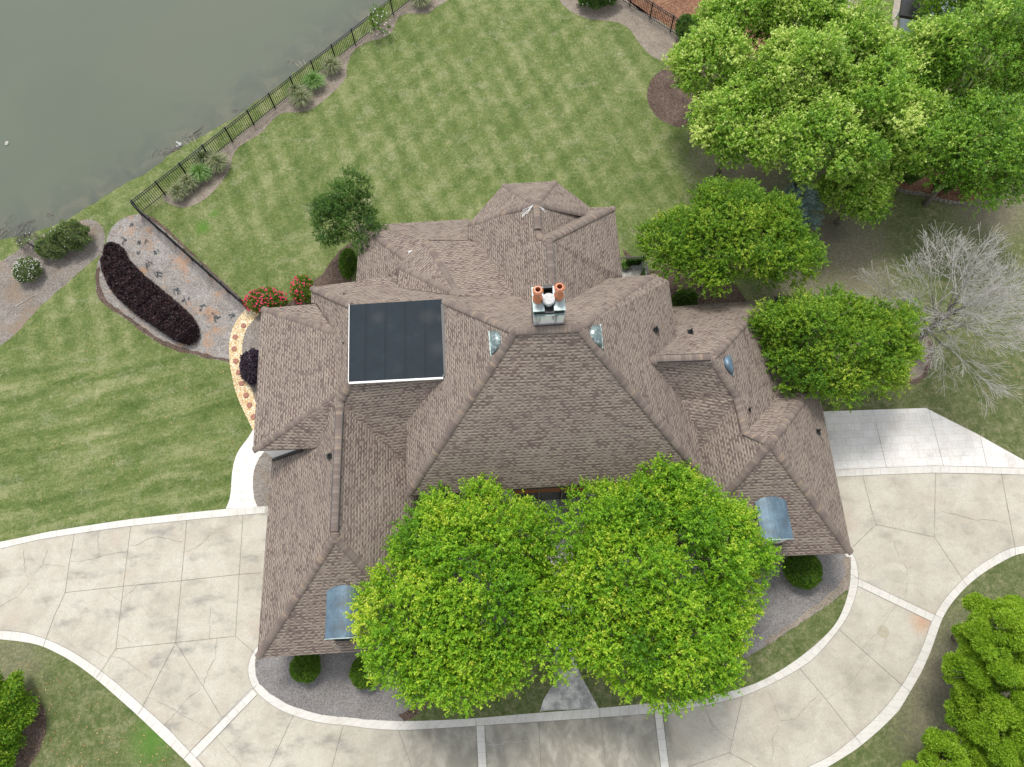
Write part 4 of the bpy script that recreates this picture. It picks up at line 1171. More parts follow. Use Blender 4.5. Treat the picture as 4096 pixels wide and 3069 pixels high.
# entry under the main eave
mb = MB()
mb.box(-.2, 3.4, 8.06, 8.19, 2.2, 4.1)
pn = mb.build('wood_panel', M['wood'], HOUSE)
mb = MB()
for x in (-.25, 1.0, 2.2, 3.38): mb.box(x, x + .07, 7.99, 8.07, 0, 4.72)
mb.box(-.25, 3.45, 8.0, 8.08, 3.18, 3.32)
mb.build('door_frame', M['trim'], HOUSE)
mb = MB(); mb.box(-.1, 3.3, 8.10, 8.195, .1, 3.17)
fd = mb.build('front_door', M['glass'], HOUSE)
for x0 in (-3.9, 4.6):
    wnd = MB().box(x0, x0 + 2.4, 8.13, 8.19, .8, 4.4).build('window', M['glass'], HOUSE)
    mb = MB()
    for q in (0, 1.17, 2.34): mb.box(x0 + q, x0 + q + .06, 8.08, 8.14, .8, 3.9)
    for q in (.8, 2.3, 3.84): mb.box(x0 + .06, x0 + 2.34, 8.085, 8.135, q, q + .06)
    mb.build('window_frame', M['soffit'], wnd)
MB().box(-.6, 3.8, 6.6, 8.1, 0, .12).build('porch_step', M['stampd'], HOUSE)

# dormers on the two garage wings
def dormer(xc, y0, y1, zt, zroof_front, rw=.72):
    """blue metal barrel roof on stucco cheeks, round louvre in front"""
    n = 9
    arc = lambda k: (xc + rw * (2 * k / n - 1), zt - .15 * (2 * k / n - 1) ** 2)
    mb = MB()
    for k in range(n):
        (xa, za), (xb, zb) = arc(k), arc(k + 1)
        # the rear end is cut by the roof slope: the crown runs further back than the sides
        ya, yb = y1 + (zt - za) * -1.1 + .2, y1 + (zt - zb) * -1.1 + .2
        mb.add([(xa, y0, za), (xb, y0, zb), (xb, yb, zb), (xa, ya, za), (xa, y0, za - .07), (xb, y0, zb - .07), (xb, yb, zb - .07), (xa, ya, za - .07)],
               [(0, 1, 2, 3), (7, 6, 5, 4), (0, 4, 5, 1), (2, 6, 7, 3)] + ([(0, 3, 7, 4)] if k == 0 else []) + ([(1, 5, 6, 2)] if k == n - 1 else []))
    dr = MB()
    fl = zroof_front - .30
    pts = [(xc - rw + .10, fl)] + [(xc + (rw - .10) * (2 * k / n - 1), arc(k)[1] - .09) for k in range(n + 1)] + [(xc + rw - .10, fl)]
    yf = y0 + .04
    m_ = len(pts)
    dr.add([(x, yf, z) for x, z in pts] + [(x, y1 + .1, z) for x, z in pts], [tuple(range(m_ - 1, -1, -1))][:1] + [(i, i + 1, i + 1 + m_, i + m_) for i in range(m_ - 1)])
    dm = dr.build('dormer', M['stucco'], HOUSE)
    r = mb.build('dormer_roof', M['blue'], dm)
    cz = fl + (zt - fl) * .62
    mb = MB()
    ring = [(xc + .30 * cos(a), cz + .30 * sin(a)) for a in np.linspace(0, 2 * pi, 24, endpoint=False)]
    mb.add([(x, yf - .012, z) for x, z in ring], [tuple(range(23, -1, -1))])
    lv = mb.build('louvre', M['black'], dm)
    mb = MB()
    for q in range(-4, 5):
        hw = sqrt(max(0, .28 ** 2 - (q * .062) ** 2))
        if hw > .05: mb.add([(xc - hw, yf - .045, cz + q * .062 - .02), (xc + hw, yf - .045, cz + q * .062 - .02), (xc + hw, yf - .015, cz + q * .062 + .03), (xc - hw, yf - .015, cz + q * .062 + .03)], [(0, 1, 2, 3)])
    mb.build('slat', M['zinc'], lv)
    mb = MB()
    mb.bar((xc - rw + .06, yf - .03, fl + .34), (xc + rw - .06, yf - .03, fl + .34), .16, .05)
    for s in (-1, 1): mb.bar((xc + s * (rw - .08), yf, fl + .36), (xc + s * (rw - .08), y1 - .1, zt - .2), .05, .16)
    mb.build('black_flashing', M['black'], dm)
    mb = MB()
    for k in range(n):
        (xa, za), (xb, zb) = arc(k), arc(k + 1)
        mb.bar((xa, y0 - .012, za - .02), (xb, y0 - .012, zb - .02), .035, .10)
    mb.build('white_trim', M['copper'], dm)
dormer(11.74, 4.66, 6.95, 4.92, 3.32)
dormer(-8.18, 1.49, 3.78, 4.92, 3.32)

# chimney
z0c, z1c = 7.0, 11.35
ch = MB()
cx0, cx1, cy0, cy1 = 1.08, 2.36, 13.46, 14.62
ch.add([(cx0 + .03, cy0 + .06, z0c), (cx1 - .03, cy0 + .06, z0c), (cx1 - .03, cy1, z0c), (cx0 + .03, cy1, z0c), (cx0, cy0, z1c), (cx1, cy0, z1c), (cx1, cy1, z1c), (cx0, cy1, z1c)], [(4, 5, 6, 7), (0, 1, 5, 4), (1, 2, 6, 5), (2, 3, 7, 6), (3, 0, 4, 7)])
CH = ch.build('chimney', M['chim'], HOUSE)
mb = MB().box(cx0 - .06, cx1 + .07, cy0 - .10, cy0 + .04, 10.18, 10.37).box(cx0 - .03, cx0 + .02, cy0, cy1, 8.8, 10.40)
mb.build('black_flashing', M['black'], CH)
mb = MB().box(cx0 - .03, cx0 + .44, cy0 + .06, cy1 + .05, z1c, z1c + .28).box(cx1 - .44, cx1 + .03, cy0 + .06, cy1 + .05, z1c, z1c + .28)
mb.box(cx0 - .02, cx1 + .02, cy0 - .02, cy0 + .06, z1c - .04, z1c + .01)
mb.build('copper_cap', M['copper'], CH)
mb = MB().box(cx0 + .44, cx1 - .44, cy0 + .05, cy1 + .05, z1c, z1c + .12).box(cx0 + .02, cx0 + .44, cy0 + .035, cy0 + .06, z1c + .06, z1c + .22).box(cx1 - .44, cx1 - .02, cy0 + .035, cy0 + .06, z1c + .06, z1c + .22).box(cx0 + .44, cx1 - .44, cy1 - .1, cy1 + .06, z1c + .12, z1c + .42)
mb.build('black_tray', M['black'], CH)
mb = MB().lathe(((cx0 + cx1) / 2 + .0, cy0 + .52, z1c + .12), [(.19, 0), (.19, .22), (.265, .24), (.27, .30), (.265, .36), (.24, .38)], 28)
mb.build('flue_cap', M['flue'], CH, smooth=False)
for xx, yy in ((cx0 + .19, cy0 + .62), (cx1 - .20, cy0 + .70)):
    pot = MB().lathe((xx, yy, z1c + .28), [(.225, 0), (.225, .18), (.19, .24), (.165, .34), (.15, .52), (.17, .60), (.235, .68), (.235, .78), (.165, .86), (.12, .86), (.11, .3)], 8, cap=False)
    po = pot.build('chimney_pot', M['terra'], CH)
    MB().lathe((xx, yy, z1c + .30), [(.11, 0), (.112, .42), (.113, .54)], 12).build('flue_lining', M['soot'], po)

# hooded half-round vents
def hood(u0, v0, u1, v1, z, sx, mat, w):
    """quarter dome, open side down the slope; sx = +1 faces east"""
    a, b = P(u0, v0, z), P(u1, v1, z)
    c = (a + b) / 2; L = (b - a).length / 2
    vs, fs = [], []
    N, K = 12, 6
    for i in range(N + 1):
        th = pi * i / N
        for j in range(K + 1):
            q = j / K
            y = cos(th) * L * sqrt(1 - q * q * .98)
            h = sin(th) * .34 * (1 - q ** 2.2)
            vs.append((c.x - sx * q * w, c.y + y, c.z - .10 + h + q * w * .85 * (1 if True else 0)))
    for i in range(N):
        for j in range(K):
            o = i * (K + 1) + j
            fs.append((o, o + 1, o + K + 2, o + K + 1))
    mb = MB(); mb.add(vs, fs)
    o = mb.build('hood_vent', M[mat], HOUSE, smooth=True)
    mb = MB()
    mb.add([(c.x - sx * .02, c.y + cos(pi * i / N) * L * .93, c.z - .10 + sin(pi * i / N) * .30) for i in range(N + 1)], [tuple(range(N + 1)) if sx < 0 else tuple(range(N, -1, -1))])
    mb.build('vent_screen', M['black'], o)
    mb = MB(); mb.bar(a + Vector((sx * .03, .06, -.08)), b + Vector((sx * .03, -.06, -.08)), .06, .03)
    mb.build('flashing', M[mat], o)
pass
def on_slope(u, v, base, slope, ax):
    """height on a slope through point base falling toward ax"""
    z = 8.0
    for _ in range(30):
        p = P(u, v, z)
        z = base[2] - slope * ((p.x - base[0]) * ax[0] + (p.y - base[1]) * ax[1])
    return z
zw = on_slope(1962, 1370, (-5.26, 8, 5.0), 1.0, (-1, 0)); hood(1958, 1326, 1966, 1417, zw + .10, -1, 'zinc', .52)
ze = on_slope(2402, 1345, (8.76, 8, 5.0), 1.0, (1, 0)); hood(2400, 1300, 2408, 1386, ze + .10, 1, 'zinc', .52)
zd = on_slope(2925, 1460, (14.3, 16, 3.0), .86, (1, 0)); hood(2920, 1422, 2931, 1496, zd + .12, 1, 'blue', .42)
# plumbing vents
for t, a, b, base, sl, ax in ((4, 2178, 292, (0, 13.2, 10.5), 1.0, (0, 1)), (4, 2172, 600, (-7.45, 14, 7.05), 1.0, (-1, 0)), (4, 2080, 1300, (-8.25, 8, 6.3), .79, (-1, 0)), (5, 2010, 502, (8.76, 8, 5.0), 1.0, (1, 0)),
                              (6, 105, 515, (8, 12.95, 7.15), .84, (0, 1)), (6, 472, 1012, (10.7, 9, 5.95), .80, (1, 0)), (6, 908, 1147, (11.9, 9, 6.0), .72, (1, 0))):
    u, v = px(t, a, b)
    z = on_slope(u, v, base, sl, ax)
    p = P(u, v, z)
    mb = MB().lathe((p.x, p.y, z - .05), [(.135, 0), (.13, .04), (.07, .10), (.045, .14), (.04, .42)], 12)
    vp = mb.build('pipe_vent', M['black'], HOUSE, smooth=False)
    d = Vector((ax[0], ax[1], -sl)).normalized(); s = d.cross(Vector((0, 0, 1))).normalized(); nn = s.cross(d)
    q = p + nn * .012 + d * .05
    MB().add([q - d * .16 - s * .14, q - d * .16 + s * .14, q + d * .18 + s * .14, q + d * .18 - s * .14], [(0, 1, 2, 3), (3, 2, 1, 0)]).build('base_flashing', M['fabric'], vp)

# east balcony corner with its furniture
MB().box(6.1, 8.5, 18.0, 22.2, 0, .28).build('balcony_floor', M['stampd'], HOUSE)
DK = empty('deck_railing', (8.4, 22.1, 0), 'black metal railing with corner post and ivy panel at the east patio', 'railing')
c0 = P(2578, 1024, 1.15); c1 = P(2483, 1035, 1.05); c2 = P(2596, 1100, 1.05)
mb = MB().bar((c0.x, c0.y, 0), c0 + Vector((0, 0, .12)), .12)
mb.build('corner_post', M['black'], DK)
mb = MB().bar(c1 + Vector((-1.2, .05, 0)), (c0.x, c0.y, 1.05), .06, .05).bar((c0.x + .04, c0.y - .35, 1.05), c2 + Vector((.0, -.8, 0)), .11, .06)
for k in range(16):
    q = Vector((c1.x - 1.0, c1.y, 0)).lerp(Vector((c0.x, c0.y, 0)), k / 16)
    mb.bar((q.x, q.y, .28), (q.x, q.y, 1.04), .018)
for k in range(14):
    q = Vector((c0.x + .04, c0.y - .35, 0)).lerp(Vector((c2.x, c2.y - .8, 0)), k / 14)
    mb.bar((q.x, q.y, .28), (q.x, q.y, 1.04), .018)
mb.build('rail', M['black'], DK)
N_ = 5200
xs_ = rng.uniform(c0.x - 1.05, c0.x - .02, N_); zs_ = rng.uniform(.30, 1.02, N_)
Cc = np.stack([xs_, np.full(N_, c0.y - .05) - rng.uniform(0, .12, N_), zs_], 1)
Cd = np.stack([np.full(N_ // 2, c0.x - .05) - rng.uniform(0, .1, N_ // 2), rng.uniform(c2.y - .7, c0.y, N_ // 2), rng.uniform(.3, .98, N_ // 2)], 1)
iv = leaf_mesh('ivy', np.concatenate([Cc, Cd]), rng.normal(size=(N_ + N_ // 2, 3)), .06, .045, M['green4'], None, rng.normal(.4, .2, N_ + N_ // 2))
rebase(iv, (c0.x - .3, c0.y - .3, 0)); tag(iv, 'dark green ivy screen growing along the inside of the patio railing', 'ivy')
PT = empty('potted_fern', P(2497, 1070, .3), 'bright green fern in a round black pot at the edge of the roof', 'potted plant')
pp = P(2497, 1070, .3)
MB().lathe((pp.x, pp.y, .28), [(.14, 0), (.19, .30), (.20, .34), (.17, .34), (.16, .25)], 18, cap=False).lathe((pp.x, pp.y, .28), [(.14, .01), (.16, .24)], 18).build('pot', M['black'], PT)
k_ = 260
a_ = rng.uniform(0, 6.28, k_)
leaf_mesh('fronds', np.array(pp) + np.stack([np.cos(a_) * .04, np.sin(a_) * .04, np.full(k_, .27)], 1), np.stack([np.cos(a_), np.sin(a_), rng.uniform(.2, 1.0, k_)], 1), .24, .04, M['gbladeg'], PT, rng.uniform(.3, .8, k_), .6, .3)
CHR = empty('mesh_chair', P(2553, 1090, .3), 'grey wire mesh patio chair facing the house behind the ivy', 'chair')
q = P(2540, 1092, .3)
mb = MB()
for i in range(9):
    mb.bar((q.x - .26 + i * .065, q.y - .26, .72), (q.x - .26 + i * .065, q.y + .26, .72), .011).bar((q.x - .26, q.y - .26 + i * .065, .722), (q.x + .26, q.y - .26 + i * .065, .722), .011)
mb.build('seat', M['fabric'], CHR)
mb = MB()
for i in range(9):
    mb.bar((q.x + .27, q.y - .26 + i * .065, .72), (q.x + .36, q.y - .26 + i * .065, 1.18), .011)
for i in range(7):
    mb.bar((q.x + .27 + i * .015, q.y - .26, .74 + i * .073), (q.x + .27 + i * .015, q.y + .26, .74 + i * .073), .011)
mb.build('backrest', M['fabric'], CHR)
for sx in (-1, 1):
    for sy in (-1, 1):
        MB().bar((q.x + sx * .25, q.y + sy * .25, .72), (q.x + sx * .28, q.y + sy * .28, .28), .02).build('leg', M['zinc'], CHR)

# ================================================================== FENCES
def fence(label, a, b, group=None, step=1.83, h=1.3, pick=.14):
    a, b = Vector(a), Vector(b)
    F = empty('metal_fence', a, label, 'fence', group)
    L = (b - a).length; n = max(1, round(L / step))
    d = (b - a) / n
    for i in range(n + 1):
        p = a + d * i
        o = MB().bar((p.x, p.y, 0), (p.x, p.y, h + .06), .085).bar((p.x, p.y, h + .06), (p.x, p.y, h + .09), .105).build('post', M['iron'], F)
    for i in range(n):
        p0, p1 = a + d * i, a + d * (i + 1)
        mb = MB()
        for z in (h, h - .17, .12): mb.bar(p0 + Vector((0, 0, z)), p1 + Vector((0, 0, z)), .036, .04)
        k = int(step / pick)
        for j in range(1, k):
            q = p0.lerp(p1, j / k)
            mb.bar((q.x, q.y, .04), (q.x, q.y, h), .027)
        mb.build('picket_panel', M['iron'], F)
fence('long black picket fence along the pond bank', P(567, 853), P(1790, -112))
fence('black picket fence seen edge on, running from the pond corner to the rose bush', P(567, 856) + Vector((.03, -.1, 0)), P(989, 1236))
fence('black picket fence before the orange pine straw at the top right', P(2440, -25), P(2850, 235), step=1.9)

# ================================================================== TREES
tree('shade_tree', 'broad bright green tree covering the left half of the front courtyard', (-2.55, 2.7, 0), (-2.45, 3.00, 5.4), (4.15, 4.75, 2.3), 165, .88, 88, 14, .38, .115, .070, 'green1', r0=.17, lo=-.15, seed=11, group='front courtyard trees')
tree('shade_tree', 'broad bright green tree covering the right half of the front courtyard', (6.0, 3.0, 0), (5.80, 3.10, 5.4), (4.30, 5.10, 2.3), 175, .90, 88, 14, .38, .115, .070, 'green1', r0=.17, lo=-.15, seed=12, group='front courtyard trees')
def ptree(name, label, u, v, zc, ru, rv, rz, nl, lr, per, leaves, mat, seed, group=None, L=.10, W=.06, sl=.35, bark='bark1', r0=.16, lo=-.35, tshift=0.0, ox=0, oy=0, up=.8, irr=.17):
    k = mpp(u * 1.8525, v * 1.8525, zc) * 1.8525
    c = P(u * 1.8525, v * 1.8525, zc)
    return tree(name, label, (c.x + ox, c.y + oy, 0), tuple(c), (ru * k, rv * k, rz), nl, lr, per, leaves, sl, L, W, mat, bark, r0, seed, group, lo, tshift=tshift, up=up, irr=irr)
ptree('shade_tree', 'round dense green tree beside the east patio, upper of the two by the house', 1570, 524, 4.2, 186, 112, 2.1, 120, .85, 100, 13, 'green2', 21, 'green trees east of the house', L=.115, W=.07, lo=-.1)
ptree('shade_tree', 'round dense green tree overhanging the garage roof and white pad', 1797, 752, 4.2, 150, 120, 2.1, 98, .85, 100, 13, 'green2', 22, 'green trees east of the house', L=.115, W=.07, lo=-.1)
ptree('small_tree', 'small dark green tree at the north west corner of the roof', 754, 474, 3.2, 74, 58, 1.7, 52, .48, 150, 12, 'green4', 23, L=.10, W=.065, tshift=.12, r0=.08, irr=.5)
pears = [(1530, 150, 4.6, 88, 78, 2.6, 36), (1600, 60, 5.4, 92, 70, 2.8, 36), (1590, 270, 4.6, 98, 90, 2.4, 38), (1720, 40, 6.0, 95, 72, 3.0, 36), (1710, 190, 6.0, 108, 92, 3.0, 42), (1760, 330, 5.2, 118, 82, 2.8, 42), (1850, 420, 2.9, 66, 38, 1.7, 20), (1885, 250, 5.6, 98, 100, 2.9, 40), (1845, 120, 6.0, 74, 70, 2.8, 30), (1985, 150, 6.0, 66, 66, 2.6, 28), (1960, 310, 4.8, 74, 70, 2.4, 30)]
pl_ = ['leftmost pear tree with its crown over the round mulch bed', 'pear tree at the top edge beside the orange pine straw', 'pear tree whose crown dips toward the worn lawn left of the blue conifer', 'pear tree at the top edge left of the pale path', 'tall pear tree in the middle of the upper right grove', 'pear tree on the lower side of the grove above the blue conifer', 'low pear bough hanging lowest over the lawn at the grove foot', 'pear tree right of the grove middle above the stone edged bed', 'pear tree crown just right of the pale path', 'pear tree beside the dark neighbouring roof', 'pear tree over the left end of the stone edged bed']
for i, (u, v, z, a, b, c, n) in enumerate(pears):
    a *= .94; b *= .94
    ptree('pear_tree', pl_[i], u, v, z, a, b, c, int(n * 1.6), .78, 105, 10, 'green3', 40 + i, 'pear trees in the upper right grove', L=.135, W=.095, sl=.34, lo=-.2, tshift=.13)
ptree('shade_tree', 'loose green tree at the upper right edge with grey limbs showing', 2130, 130, 6.5, 92, 100, 3.0, 70, .95, 70, 12, 'green3', 61, 'loose trees at the right edge', L=.12, W=.075, tshift=-.04)
ptree('shade_tree', 'loose green tree hanging over the stone edged bed at the right edge', 2098, 325, 5.0, 108, 98, 2.8, 88, .9, 75, 12, 'green3', 62, 'loose trees at the right edge', L=.12, W=.075, tshift=-.10)
ptree('shade_tree', 'dark green tree at the top right behind the black neighbouring roof', 2055, 12, 4.0, 72, 44, 2.0, 34, .8, 90, 11, 'green2', 63, L=.12, W=.075, tshift=-.1)

# puffy light green conifers at the lower right
def puff_tree(label, u, v, zc, ru, rv, rz, n, seed, lr=.80):
    k = mpp(u * 1.8525, v * 1.8525, zc) * 1.8525 * .93
    c = P(u * 1.8525, v * 1.8525, zc)
    t = empty('cypress_tree', (c.x, c.y, 0), label, 'tree', 'puffy green conifers by the driveway')
    lobes = lobes_of(tuple(c), (ru * k, rv * k, rz), n, lr, -.3, .22, seed, .85)
    limbs((c.x, c.y, 0), tuple(c), lobes, .13, seed).build('trunk', M['bark1'], t, smooth=True)
    r_ = np.random.default_rng(seed)
    Cs, Ds, Ts = [], [], []
    for p, R in lobes:
        o = unit(np.array([p - np.array(c)]))[0]
        for _ in range(11):
            e = r_.normal(size=3) + o * .6 + np.array([0, 0, .4]); e /= np.linalg.norm(e)
            q = p + e * R * r_.uniform(.45, .72); rq = R * r_.uniform(.26, .42)
            m = int(6500 * rq * rq)
            d = unit(r_.normal(size=(m, 3)) + e * .4 + np.array([0, 0, .3]))
            Cs.append(q + d * (rq * r_.uniform(.8, 1.05, m))[:, None])
            Ds.append(unit(d * .6 + np.array([0, 0, .4]) + r_.normal(size=(m, 3)) * .6)); Ts.append(r_.normal(.52, .14, m) + r_.normal(0, .10) + d[:, 2] * .12)  # tone rises upward: lit puff tops put into the leaf colour
    leaf_mesh('crown', np.concatenate(Cs), np.concatenate(Ds), .12, .055, M['green5'], t, np.concatenate(Ts), .15, .8)
puff_tree('puffy light green conifer, upper of those at the right edge by the driveway', 2150, 1372, 3.4, 84, 84, 2.0, 20, 71)
puff_tree('puffy light green conifer in the middle of those at the right edge', 2145, 1475, 3.2, 84, 66, 1.9, 19, 72)
puff_tree('puffy light green conifer in the lower right corner', 2180, 1600, 3.3, 85, 70, 1.9, 19, 73)
puff_tree('low puffy light green conifer cut by the bottom edge right of the driveway', 2045, 1660, 2.4, 80, 56, 1.4, 16, 74)

# bare tree
def bare_tree():
    base = P(3632, 1392, 0)
    t = empty('bare_tree', base, 'leafless pale grey tree fanning out over the lawn at the right edge', 'tree')
    r_ = random.Random(5)
    mb = MB(); tw = MB()
    def grow(p, d, r, L, depth):
        d = d.normalized()
        k = 4
        pts, rs = [p], [r]
        q = p; dd = d
        for i in range(k):
            dd = (dd + Vector((r_.gauss(0, .09), r_.gauss(0, .09), r_.gauss(0, .05) + .01))).normalized()
            q = q + dd * (L / k)
            pts.append(q); rs.append(max(.007, r * (1 - .45 * (i + 1) / k)))
        (mb if depth < 2 else tw).tube(pts, rs, 6 if depth < 2 else 4)
        if depth >= 5 or L < .26: return
        nb = 2
        for i in range(nb + (1 if r_.random() < .75 else 0)):
            j = r_.randint(2, k)
            ax = Vector((r_.gauss(0, 1), r_.gauss(0, 1), r_.gauss(0, .6)))
            nd = (dd + ax.normalized() * r_.uniform(.45, .85)).normalized()
            grow(pts[j], nd, rs[j] * .62, L * r_.uniform(.62, .82), depth + 1)
        grow(q, dd, rs[-1] * .9, L * .75, depth + 1)
    top = base + Vector((.1, .1, 4.2))
    mb.tube([base, base + Vector((.03, .05, 1.5)), base + Vector((.1, .1, 3.0)), top], [.21, .18, .15, .12], 9)
    for i in range(13):
        h = 1.8 + 2.6 * i / 13
        a = i * 2.4 + r_.uniform(-.3, .3)
        grow(base + Vector((.08, .08, h)), Vector((cos(a), sin(a), .35 + .5 * i / 13)), .055, 1.95 - .35 * i / 13, 1)
    for i in range(5):
        a = i * 1.3
        grow(top, Vector((cos(a) * .45, sin(a) * .45, 1)), .07, 1.6, 1)
    mb.build('trunk', M['barkd'], t, smooth=True)
    tw.build('twigs', M['bark2'], t, smooth=True)
bare_tree()

# blue conifer
def blue_conifer():
    u, v = px(3, 790, 1290)
    c = P(u, v, 2.2)
    t = empty('blue_conifer', (c.x, c.y, 0), 'silvery blue feathery conifer poking out under the pear trees', 'conifer')
    MB().tube([(c.x, c.y, 0), (c.x, c.y, 1.4), (c.x, c.y, 3.4)], [.06, .045, .015], 6).build('trunk', M['barkd'], t)
    Cs, Ds, Ts = [], [], []
    for i in range(64):
        a = random.uniform(0, 6.28); h = random.uniform(1.2, 3.3)
        L = (3.5 - h) * .62 + .35
        d = np.array([cos(a), sin(a), .35])
        k = int(60 * L) + 12
        s = np.linspace(.1, 1, k)
        base = np.array([c.x, c.y, h]) + d * (s * L)[:, None]
        side = np.array([-sin(a), cos(a), 0])
        w_ = (1 - s) * .26 + .03
        for sg in (-1, 1):
            Cs.append(base + side * (sg * w_ * rng.uniform(0, 1, k))[:, None]); Ds.append(np.tile(d + side * sg * .7, (k, 1))); Ts.append(rng.uniform(.2, .9, k))
    leaf_mesh('crown', np.concatenate(Cs), np.concatenate(Ds), .16, .04, M['blueleaf'], t, np.concatenate(Ts), .8, .5)
blue_conifer()

# ================================================================== SHRUBS
BX = 'clipped boxwoods in the front gravel'
bush('boxwood', 'round clipped boxwood on the gravel below the left garage eave', *px(8, 178, 1055), .55, .74, .76, .68, 'box', 16000, .055, .034, group=BX, seed=3, lumps=.05, tshift=.1)
bush('boxwood', 'squarish clipped boxwood against the left garage eave', *px(7, 1930, 1022), .55, .72, .72, .66, 'box', 16000, .055, .034, group=BX, seed=4, lumps=.07, tshift=-.05)
bush('boxwood', 'large round dark boxwood on the gravel at the right garage corner', *px(9, 812, 412), .6, .94, .92, .72, 'box', 24000, .055, .034, group=BX, seed=5, lumps=.04, tshift=-.12)
bush('boxwood', 'boxwood hedge end between the small dark tree and the north west roof corner', 1392, 1055, .6, .5, 1.0, .7, 'box', 14000, .055, .034, group=None, seed=6, lumps=.05, tshift=-.1)
bush('plum_shrub', 'dark plum coloured shrub half under the west eave beside the gravel path', *px(4, 1610, 735), .45, .85, 1.05, .6, 'purpleb', 15000, .07, .04, seed=7, lumps=.12)
bush('plum_shrub', 'dark plum coloured shrub between the two green trees east of the house', 3155, 1290, .5, 1.15, 1.6, .65, 'purpleb', 16000, .07, .04, seed=8)
bush('rose_bush', 'large rose bush thick with red blooms at the top of the gravel path', *px(-1, 1064, 1205), .5, 1.15, .72, .62, 'box', 12000, .06, .04, seed=9, lumps=.2, flowers=('red', 210, .062), tshift=.1)
bush('rose_bush', 'smaller rose bush with red blooms at the corner of the west roof', *px(-1, 1212, 1160), .6, .62, .82, .7, 'box', 9000, .06, .04, seed=10, lumps=.2, flowers=('red', 85, .062), tshift=.25)
bush('rose_bush', 'red flowering rose bush on the orange mulch above the stone edge', *px(3, 1700, 1165), .4, .75, .5, .45, 'green4', 6000, .07, .05, seed=13, lumps=.2, flowers=('red', 40, .07))
bush('rose_bush', 'red flowering rose bush under the tree at the right end of the stone edge', *px(3, 1860, 1185), .4, .6, .5, .45, 'green4', 5000, .07, .05, seed=14, lumps=.2, flowers=('red', 34, .07))
bush('flowering_shrub', 'rounded green shrub covered in small white flowers on the mulch by the pond', *px(-1, 111, 1083), .5, .78, .80, .62, 'green6', 12000, .06, .035, seed=15, lumps=.1, flowers=('petal', 150, .035), tshift=.1)
bush('evergreen_shrub', 'big loose green shrub on the bank, right one of the pair', *px(-1, 285, 950), .65, 1.15, .95, .85, 'green6', 17000, .075, .04, seed=16, lumps=.2, flowers=('petal', 12, .04), tshift=.05)
bush('evergreen_shrub', 'loose green shrub touching the left side of the big bank shrub', *px(-1, 215, 985), .55, .95, .85, .72, 'green6', 12000, .075, .04, seed=17, lumps=.2, tshift=.15)
bush('twiggy_shrub', 'thin brown twiggy shrub on the bank above the white flowering one', *px(-1, 118, 972), .4, .6, .55, .55, 'purpleb', 1500, .14, .010, seed=18, lumps=.2, flowers=('petal', 12, .035), tshift=.3)
bush('evergreen_shrub', 'dark green bush cut by the lower left corner of the picture', *px(7, -25, 1390), 1.0, 1.5, 2.35, 1.2, 'green2', 40000, .10, .055, seed=19, lumps=.2, tshift=-.12)
bush('evergreen_shrub', 'dark bush with white blossoms cut by the top edge above the lawn', *px(2, 1640, -20), .7, 1.5, .9, .9, 'green4', 16000, .09, .05, seed=20, lumps=.15, flowers=('petal', 30, .05), tshift=.1)
bush('evergreen_shrub', 'dark green bush showing between the patio and the upper green tree', 2740, 1200, .5, .7, .6, .55, 'green4', 7000, .08, .05, seed=24, tshift=.15)
bush('evergreen_shrub', 'dark green bush by the left end of the stone edge', *px(3, 1470, 1090), .6, 1.0, .7, .6, 'green4', 8000, .08, .05, seed=25, tshift=.1)
bush('evergreen_shrub', 'dark green hedge bush at the grove foot by the fence', *px(3, 90, 200), .8, .8, 1.2, .9, 'green4', 12000, .08, .05, seed=26)
# magnolia sapling
c = P(*px(2, 270, 140), .9)
t = empty('magnolia_sapling', (c.x, c.y, 0), 'small glossy sapling with white blossoms beside the pond fence', 'sapling')
lb = lobes_of(tuple(c), (.75, .75, .8), 14, .26, -.6, seed=31)
limbs((c.x, c.y, 0), tuple(c), lb, .035, 31, 4, False).build('trunk', M['barkd'], t)
Cc, Dc, Tc = crown_leaves(tuple(c), lb, 140, 7, .2, .6, 31)
leaf_mesh('crown', Cc, Dc, .12, .055, M['box'], t, Tc + .15)
F = np.repeat(np.array(c) + unit(rng.normal(size=(30, 3))) * np.array([.85, .85, .9]), 6, axis=0)
aa = np.tile(np.arange(6) * pi / 3, 30)
leaf_mesh('blossom', F, np.stack([np.cos(aa), np.sin(aa), np.full(180, .3)], 1), .055, .045, M['petal'], t, None, 1.2, .3)
o = MB().lathe((0, 0, .0), [(.02, 0), (.055, .03), (.07, .07), (.055, .115), (.02, .14)], 14).build('ball', m_plain('lime_ball', (.35, .75, .12), .5), None, smooth=True)
o.location = P(*px(2, 212, 208)); tag(o, 'small lime green ball on the mulch beside the magnolia sapling', 'ball')

